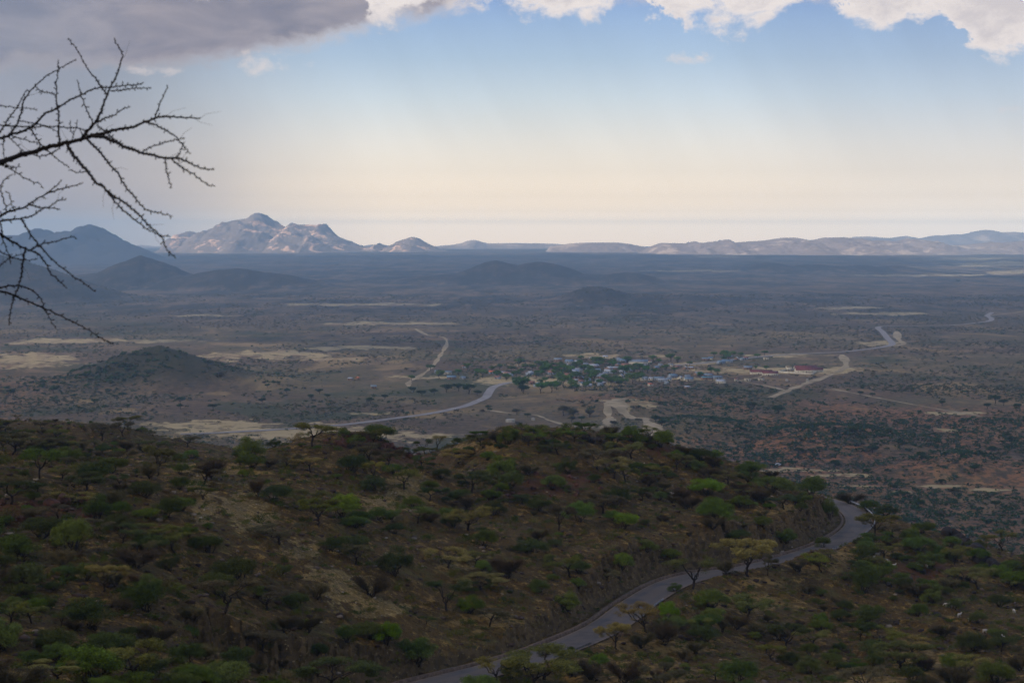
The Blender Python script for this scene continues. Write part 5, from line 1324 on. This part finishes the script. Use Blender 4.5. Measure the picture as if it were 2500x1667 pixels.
GO = [(2141, 1356, 1), (2140, 1362, 0), (2134, 1366, 0), (2163, 1370, 0), (2157, 1375, 1), (2170, 1376, 0), (2182, 1387, 1), (2240, 1388, 1), (2262, 1392, 0), (2312, 1482, 0), (2314, 1486, 1), (2327, 1492, 0), (2342, 1504, 1), (2369, 1522, 0), (2404, 1540, 0), (2450, 1556, 1), (2475, 1493, 0), (2287, 1457, 0)]
gx, gy = hit([q[0] for q in GO], [q[1] for q in GO])
GL = ['standing at the top of the herd', 'grazing just under the topmost one', 'grazing leftmost of the herd', 'grazing in the middle of the upper bunch', 'standing left in the lower part of the upper bunch', 'grazing right in the upper bunch', 'standing alone just below the upper bunch', 'standing alone right of the upper bunch', 'grazing on dark rocks right of the upper bunch',
      'grazing at the top of the lower bunch', 'standing beside the topmost of the lower bunch', 'grazing third down in the lower bunch', 'standing fourth down in the lower bunch', 'grazing fifth down in the lower bunch', 'grazing low on the right slope', 'standing lowest on the right slope', 'grazing near the right edge', 'grazing between the two bunches']
for q, x, y, lb in zip(GO, gx, gy, GL):
    if not np.isfinite(y): continue
    o = link('goat', GM[0] if q[2] == 0 else GM[1], cat='goat', group='white goats grazing below the far bend', label='white goat ' + lb, loc=(x, y, float(gh(np.array([x]), np.array([y]))[0]) + .03))
    o.rotation_euler.z = random.random() * 6.28; s = 1.0; o.scale = (s, s, s)

# ------------------------------------------------------------------ parked car far off by the riverbed
P = plain_line([(1900, 1137), (1901, 1137)])[0]
e = bpy.data.objects.new('parked_car', None); C.objects.link(e); e.location = (P[0], P[1], float(gh(P[:1], P[1:])[0]) + .3); e.rotation_euler.z = .3
e['label'] = 'small white car parked on the sandy riverbed bank'; e['category'] = 'car'
CARP = flatmat('car_paint', (.66, .68, .72), .35); TY = flatmat('tyre_rubber', (.02, .02, .02))
mb = MB(); mb.box((0, 0, .65), (4.4, 1.75, .62), 0, .96); mb.box((-.35, 0, 1.28), (2.9, 1.6, .62), 0, .8); link('body', mb.build('body', CARP), e)
mb = MB(); mb.box((-.35, 0, 1.27), (2.75, 1.64, .40), 0, .86); link('window', mb.build('window', GLASS), e)
for sx in (-1.35, 1.35):
    for sy in (-.8, .8):
        mb = MB(); mb.tube([(sx, sy - .11, .34), (sx, sy + .11, .34)], [.34, .34], 14); mb.tube([(sx, sy - .112, .34), (sx, sy - .111, .34)], [.34, .01], 14); link('wheel', mb.build('wheel', TY), e)

# ------------------------------------------------------------------ bare thorn tree whose branches hang into the frame at left
BR = [  # (points in photo pixels, start radius px, end radius px)
 ([(-60, 415), (0, 396), (61, 376.5), (116, 359.6), (155, 352), (206, 338), (225, 332), (254, 324), (322, 310), (363, 295), (392, 286), (431, 285), (487, 290)], 6.2, 1.2),
 ([(201, 337), (212, 322), (229, 303), (239, 288), (252, 257), (262, 232), (269, 215), (282, 189), (292, 160), (299, 135), (293, 121), (282, 104), (280, 94)], 3.2, .9),
 ([(260, 231), (247, 212), (233, 191), (214, 168), (201, 145), (190, 126), (179, 109), (170, 100), (167, 94)], 1.6, .8),
 ([(-40, 352), (5, 336.5), (27, 329), (73, 313.5), (107, 281), (136, 266), (167, 247), (199, 232), (225, 219), (247, 214), (268, 213), (300, 210), (329, 208), (350, 203)], 3.0, 1.0),
 ([(270, 223), (298, 221), (327, 216), (369, 215)], 1.3, .8),
 ([(145, 352), (143, 310), (143, 283), (138, 254), (137, 235), (139, 215), (136, 206), (139, 194), (142, 169), (142, 147)], 2.2, .9),
 ([(22, 331), (39, 307), (48, 286), (57, 249), (65, 235), (84, 213), (109, 189), (136, 174), (167, 156), (187, 146)], 2.0, .9),
 ([(-10, 335), (0, 322), (22, 290), (40, 266), (61, 227), (68, 220)], 1.8, .8),
 ([(86, 213), (104, 225), (116, 226), (136, 232)], 1.0, .8), ([(-30, 258), (0, 259), (44, 263), (92, 269)], 1.3, .6),
 ([(-30, 302), (0, 306), (68, 310), (136, 310), (191, 313.5), (206, 320), (215, 330)], 1.6, 1.0), ([(46, 295), (104, 306), (136, 320)], 1.2, .8),
 ([(73, 314), (99, 351), (124, 375), (143, 392), (170, 409)], 1.5, .8), ([(27, 332), (51, 339), (77, 346), (99, 350)], 1.4, .8), ([(22, 334), (46, 358), (61, 373)], 1.1, .8), ([(10, 337), (8, 360), (10, 385)], 1.2, .8),
 ([(77, 374), (97, 382), (124, 375), (150, 357)], 1.2, 1.2), ([(189, 196), (196, 225), (206, 254), (227, 303)], .8, 1.3), ([(237, 299), (262, 287), (279, 281), (293, 271), (317, 261)], 1.7, .7),
 ([(378, 289), (388, 259), (397, 237), (409, 215)], 1.4, .9), ([(354, 299), (380, 306), (402, 317), (426, 332), (448, 358), (465, 375)], 1.7, .8), ([(349, 371), (376, 357), (412, 345), (448, 338)], 1.2, .8),
 ([(225, 332), (254, 335), (291, 352), (325, 366), (371, 379), (412, 386), (434, 386), (451, 392), (480, 406), (523, 415)], 3.6, 1.0),
 ([(236, 305), (262, 326), (291, 352)], 1.2, 1.2),
 ([(417, 387), (441, 407), (472, 426), (497, 444), (509, 453), (526, 453)], 1.6, .8), ([(402, 385), (407, 421), (412, 436), (417, 457)], 1.3, .8), ([(434, 386), (443, 363), (451, 346)], 1.2, .8),
 ([(163, 352), (186, 387), (211, 416), (237, 448), (249, 453), (268, 474), (306, 497), (344, 530), (375, 562), (398, 583), (405, 606), (430, 631)], 3.2, .9),
 ([(262, 468), (287, 501), (325, 532), (363, 562), (415, 580)], 1.8, .8), ([(211, 339), (242, 370), (266, 399), (291, 428), (298, 444), (325, 478), (356, 511), (390, 520), (421, 528)], 2.3, .8), ([(211, 417), (191, 421), (167, 416)], 1.1, .8),
 ([(-30, 394), (0, 402), (22, 409), (56, 433), (94, 449), (107, 461)], 1.6, .8), ([(2, 403), (25, 407), (51, 409)], 1.2, .7),
 ([(-40, 545), (0, 529), (17, 518), (56, 507), (90, 487), (118, 470), (151, 440)], 3.0, .9), ([(112, 474), (146, 462), (171, 456), (203, 447)], 1.8, .8), ([(70, 501), (112, 508), (137, 493), (163, 487)], 1.7, .8),
 ([(-40, 543), (0, 539), (50, 533.6), (78, 526.6), (109, 508), (146, 511)], 2.6, .9), ([(50, 533), (73, 569), (95, 597), (140, 644), (180, 675), (233, 712)], 1.9, .9),
 ([(-40, 548), (0, 571), (28, 588), (62, 608), (90, 618), (112, 644), (121, 664), (143, 684), (165, 705)], 2.9, .9), ([(72, 611), (98, 598), (121, 591), (181, 578)], 1.7, .8), ([(62, 608), (56, 644), (48, 692), (31, 737), (20, 794)], 1.9, .9),
 ([(-40, 700), (0, 710), (31, 720), (70, 737), (107, 752), (140, 768), (180, 787), (219, 807), (252, 829), (278, 841)], 2.4, .8), ([(-40, 712), (0, 703), (28, 698), (56, 699), (84, 714), (101, 731), (108, 751), (121, 776), (136, 801)], 2.0, .8),
 ([(-20, 610), (0, 616), (28, 627), (62, 634), (90, 633)], 1.2, .8), ([(-20, 660), (0, 650), (20, 633), (56, 619)], 1.2, .8), ([(0, 572), (14, 602), (27, 644)], 1.2, .8),
 ([(17, 518), (8, 484), (1, 456), (14, 437), (31, 425)], 1.4, .8), ([(34, 513), (25, 487), (24, 470)], 1.0, .7), ([(170, 352), (178, 332), (172, 310), (172, 296)], 1.0, .7), ([(178, 332), (186, 310), (190, 292)], .9, .7), ([(5, 570), (2, 549), (-3, 540)], 1.4, 1.4)]
def thorn_tree():
    TB = simple('thorn_bark', (.012, .009, .008), (.028, .021, .017), 30)
    D0 = 6.0
    tx, ty = -3.3, 6.3; tz = float(gh(np.array([tx]), np.array([ty]))[0])
    root = bpy.data.objects.new('thorn_tree', None); C.objects.link(root); root.location = (tx, ty, tz)
    root['label'] = 'bare thorn tree whose knobbly branches hang into the left of the picture'; root['category'] = 'tree'
    r = np.random.default_rng(77)
    def dep(px, py): return D0 + .30 * np.sin(px / 140.0 + 1) + .22 * np.sin(py / 110.0)
    done = []        # (px, py, depth)
    K = 1.29e-3
    mb = MB()
    top = np.array([tx + .5, ty - .15, 161.3])
    mb.tube([(tx, ty, tz - .3), (tx + .05, ty, tz + .8), (tx + .2, ty - .05, tz + 1.9), (tx + .35, ty - .1, 160.2), top, (tx + .4, ty, 162.6), (tx + .1, ty + .3, 164)], [.13, .10, .085, .06, .045, .025, .01], 9)
    mb.V = [v - np.array([tx, ty, tz]) for v in mb.V]
    link('trunk', mb.build('trunk', TB, True), root)
    for (pp, r0, r1) in BR:
        pp = np.array(pp, float); start = pp[0]
        c = catmull(pp, 5)
        s = np.concatenate([[0], np.cumsum(np.hypot(*np.diff(c, axis=0).T))]); s /= s[-1]
        dp = dep(c[:, 0], c[:, 1])
        if done:
            A = np.array(done); dd = np.hypot(A[:, 0] - start[0], A[:, 1] - start[1]); j = dd.argmin()
            if dd[j] < 9: dp = dp + (A[j, 2] - dp[0]) * (1 - s)
        dp = dp + (r.uniform(-.16, .16)) * s
        done += [(q[0], q[1], z) for q, z in zip(c, dp)]
        P = np.stack([P3(q[0], q[1], z) for q, z in zip(c, dp)])
        P += r.normal(size=P.shape) * .0012
        rad = (r0 + (r1 - r0) * s ** .8) * K * 1.28
        mb = MB()
        if start[0] < -5:           # carry on out of the picture to the trunk
            ext = np.array([top + (P[0] - top) * t + np.array([0, 0, .12 * math.sin(t * 3.14)]) * (1 if start[1] < 500 else -.5) for t in np.linspace(0, .93, 7)])
            if start[1] > 480:
                lo = np.array([tx + .25, ty - .06, 159.9]); ext = np.array([lo + (P[0] - lo) * t for t in np.linspace(0, .93, 7)])
            P = np.concatenate([ext, P]); rad = np.concatenate([np.linspace(rad[0] * 1.9, rad[0] * 1.02, 7), rad])
        mb.tube(P, rad, 7)
        # knobs and short spurs
        n0 = 7 if start[0] < -5 else 0
        Q = P[n0:]; L = np.concatenate([[0], np.cumsum(np.linalg.norm(np.diff(Q, axis=0), axis=1))])
        t = .012; sd_ = 1
        while t < L[-1]:
            p = np.array([np.interp(t, L, Q[:, k]) for k in range(3)]); j = min(np.searchsorted(L, t), len(Q) - 1); T = Q[j] - Q[max(j - 1, 0)]; T = T / (np.linalg.norm(T) + 1e-9)
            nrm = np.array([-T[2], r.normal() * .5, T[0]]) * sd_; nrm /= np.linalg.norm(nrm)
            rr = rad[n0:][j]; q = p + (nrm + T * .5) * (rr + .0015 + .003 * r.random())
            mb.tube([p - T * rr * 1.1, p + nrm * rr * .3, q], [rr * .5, rr * 1.15, .0019], 5)
            if r.random() < .18: mb.tube([q, q + (nrm + T * .6) * .006], [.0015, .0022], 4)
            if r.random() < .03: mb.tube([p, p + (nrm + T) * .02, p + (nrm + T * 2) * .035], [.0008, .0005, .0003], 3)
            t += .012 + .010 * r.random(); sd_ = -sd_
        mb.V = [v - np.array([tx, ty, tz]) for v in mb.V]
        link('branch', mb.build('branch', TB, True), root)
thorn_tree()

# ------------------------------------------------------------------ unseen cloud layer added overhead; gaps and tint shaped to light hill and plain
def shade_cloud_layer():
    m = bpy.data.materials.new('shade_cloud_tint'); m.use_nodes = True; t = NT(m.node_tree)
    for n_ in list(t.n):
        if n_.type != 'OUTPUT_MATERIAL': t.n.remove(n_)
    tr = t.new('ShaderNodeBsdfTransparent'); tr.inputs[0].default_value = (1, 1, 1, 1)
    tl = t.new('ShaderNodeBsdfTranslucent'); th = t.attr('shade_tint')
    t.l.new(t.mix(th, (.44, .60, .98), (.115, .082, .03)), tl.inputs[0])  # blue over the plain, dark brown over the hill, to tint their light
    mx = t.new('ShaderNodeMixShader'); t.put(mx.inputs[0], t.m('ADD', .33, t.m('MULTIPLY', th, .315)))
    t.l.new(tr.outputs[0], mx.inputs[1]); t.l.new(tl.outputs[0], mx.inputs[2]); t.l.new(mx.outputs[0], t.n['Material Output'].inputs[0])
    A_ = 2750.0
    k = A_ / math.tan(SUN_EL); shx, shy = -math.sin(SUN_AZ) * k, -math.cos(SUN_AZ) * k      # where the shadow falls
    xs = np.arange(-26000, 26000, 320.0); ys = np.arange(-9000, 22600, 320.0)
    XX, YY = np.meshgrid(xs, ys, indexing='ij')
    GX, GY = XX + shx, YY + shy                                  # the ground each piece shades
    u = GX / np.maximum(GY, 500)
    lim = 13600 + 500 * fbm(GX / 2500, GY / 2500, 3, 91) * 2 - 2200 * sstep(u, .10, .24)
    shade = (GY < lim)
    lit = (u > .165) & (GY > 7000) & (GY < 10500) & (fbm(GX / 1500, GY / 900, 3, 92) > -.12)
    lit |= (GX < -120) & (u > -.33) & (GY > 2450) & (GY < 3300) & (fbm(GX / 700, GY / 300, 3, 93) > .02)
    keep = shade & ~lit & (np.hypot(XX, YY) < 7.25 * A_)
    top = A_ + 380 + 260 * fbm(XX / 2600, YY / 2600, 4, 94); bot = A_ + 60 * fbm(XX / 1800, YY / 1800, 3, 95)
    nx, ny = XX.shape; idx = np.arange(nx * ny).reshape(nx, ny)
    kf = keep[:-1, :-1]
    V = np.concatenate([np.stack([XX, YY, bot], -1).reshape(-1, 3), np.stack([XX, YY, top], -1).reshape(-1, 3)]); N = nx * ny
    F = []
    q = np.stack([idx[:-1, :-1], idx[1:, :-1], idx[1:, 1:], idx[:-1, 1:]], -1)
    F.append(q[kf][:, ::-1]); F.append(q[kf] + N)
    pad = np.pad(kf, 1)
    for (dx, dy, a_, b2) in ((-1, 0, 0, 3), (1, 0, 2, 1), (0, -1, 1, 0), (0, 1, 3, 2)):
        nb_ = pad[1 + dx:1 + dx + kf.shape[0], 1 + dy:1 + dy + kf.shape[1]]
        s_ = kf & ~nb_; e_ = q[s_]; F.append(np.stack([e_[:, a_], e_[:, b2], e_[:, b2] + N, e_[:, a_] + N], -1))
    F = np.concatenate(F)
    thk = sstep(np.hypot(GX, GY), 3200, 900); thk = np.clip(thk + np.clip(.12 + 2.6 * fbm(GX / 3000, GY / 1700, 4, 96), -.2, .75), 0, 1); thk = np.concatenate([thk.ravel()] * 2)  # shade amount, heaviest over the near hill; independent of the slab's depth
    u_, inv = np.unique(F.ravel(), return_inverse=True)
    link('cloud', mesh_np('cloud', V[u_], inv.reshape(-1, 4), [m], smooth=True, attrs={'shade_tint': thk[u_]}), kind='stuff', label='unseen cloud layer overhead, added to shade and tint the hill and plain')
shade_cloud_layer()

# ------------------------------------------------------------------ haze
def haze():
    m = bpy.data.materials.new('haze'); m.use_nodes = True; t = NT(m.node_tree)
    t.n.remove(t.n['Principled BSDF'])
    v = t.new('ShaderNodeVolumePrincipled'); v.inputs['Color'].default_value = (.47, .72, 1.0, 1)
    v.inputs['Density'].default_value = HAZE; v.inputs['Anisotropy'].default_value = .1
    t.l.new(v.outputs[0], t.n['Material Output'].inputs['Volume'])
    mb = MB(); mb.box((0, 13300, 205), (84000, 28000, 430))
    o = link('haze', mb.build('haze', m), kind='stuff', label='thin blue haze hanging over the whole plain')
HAZE = 7.0e-5
haze()
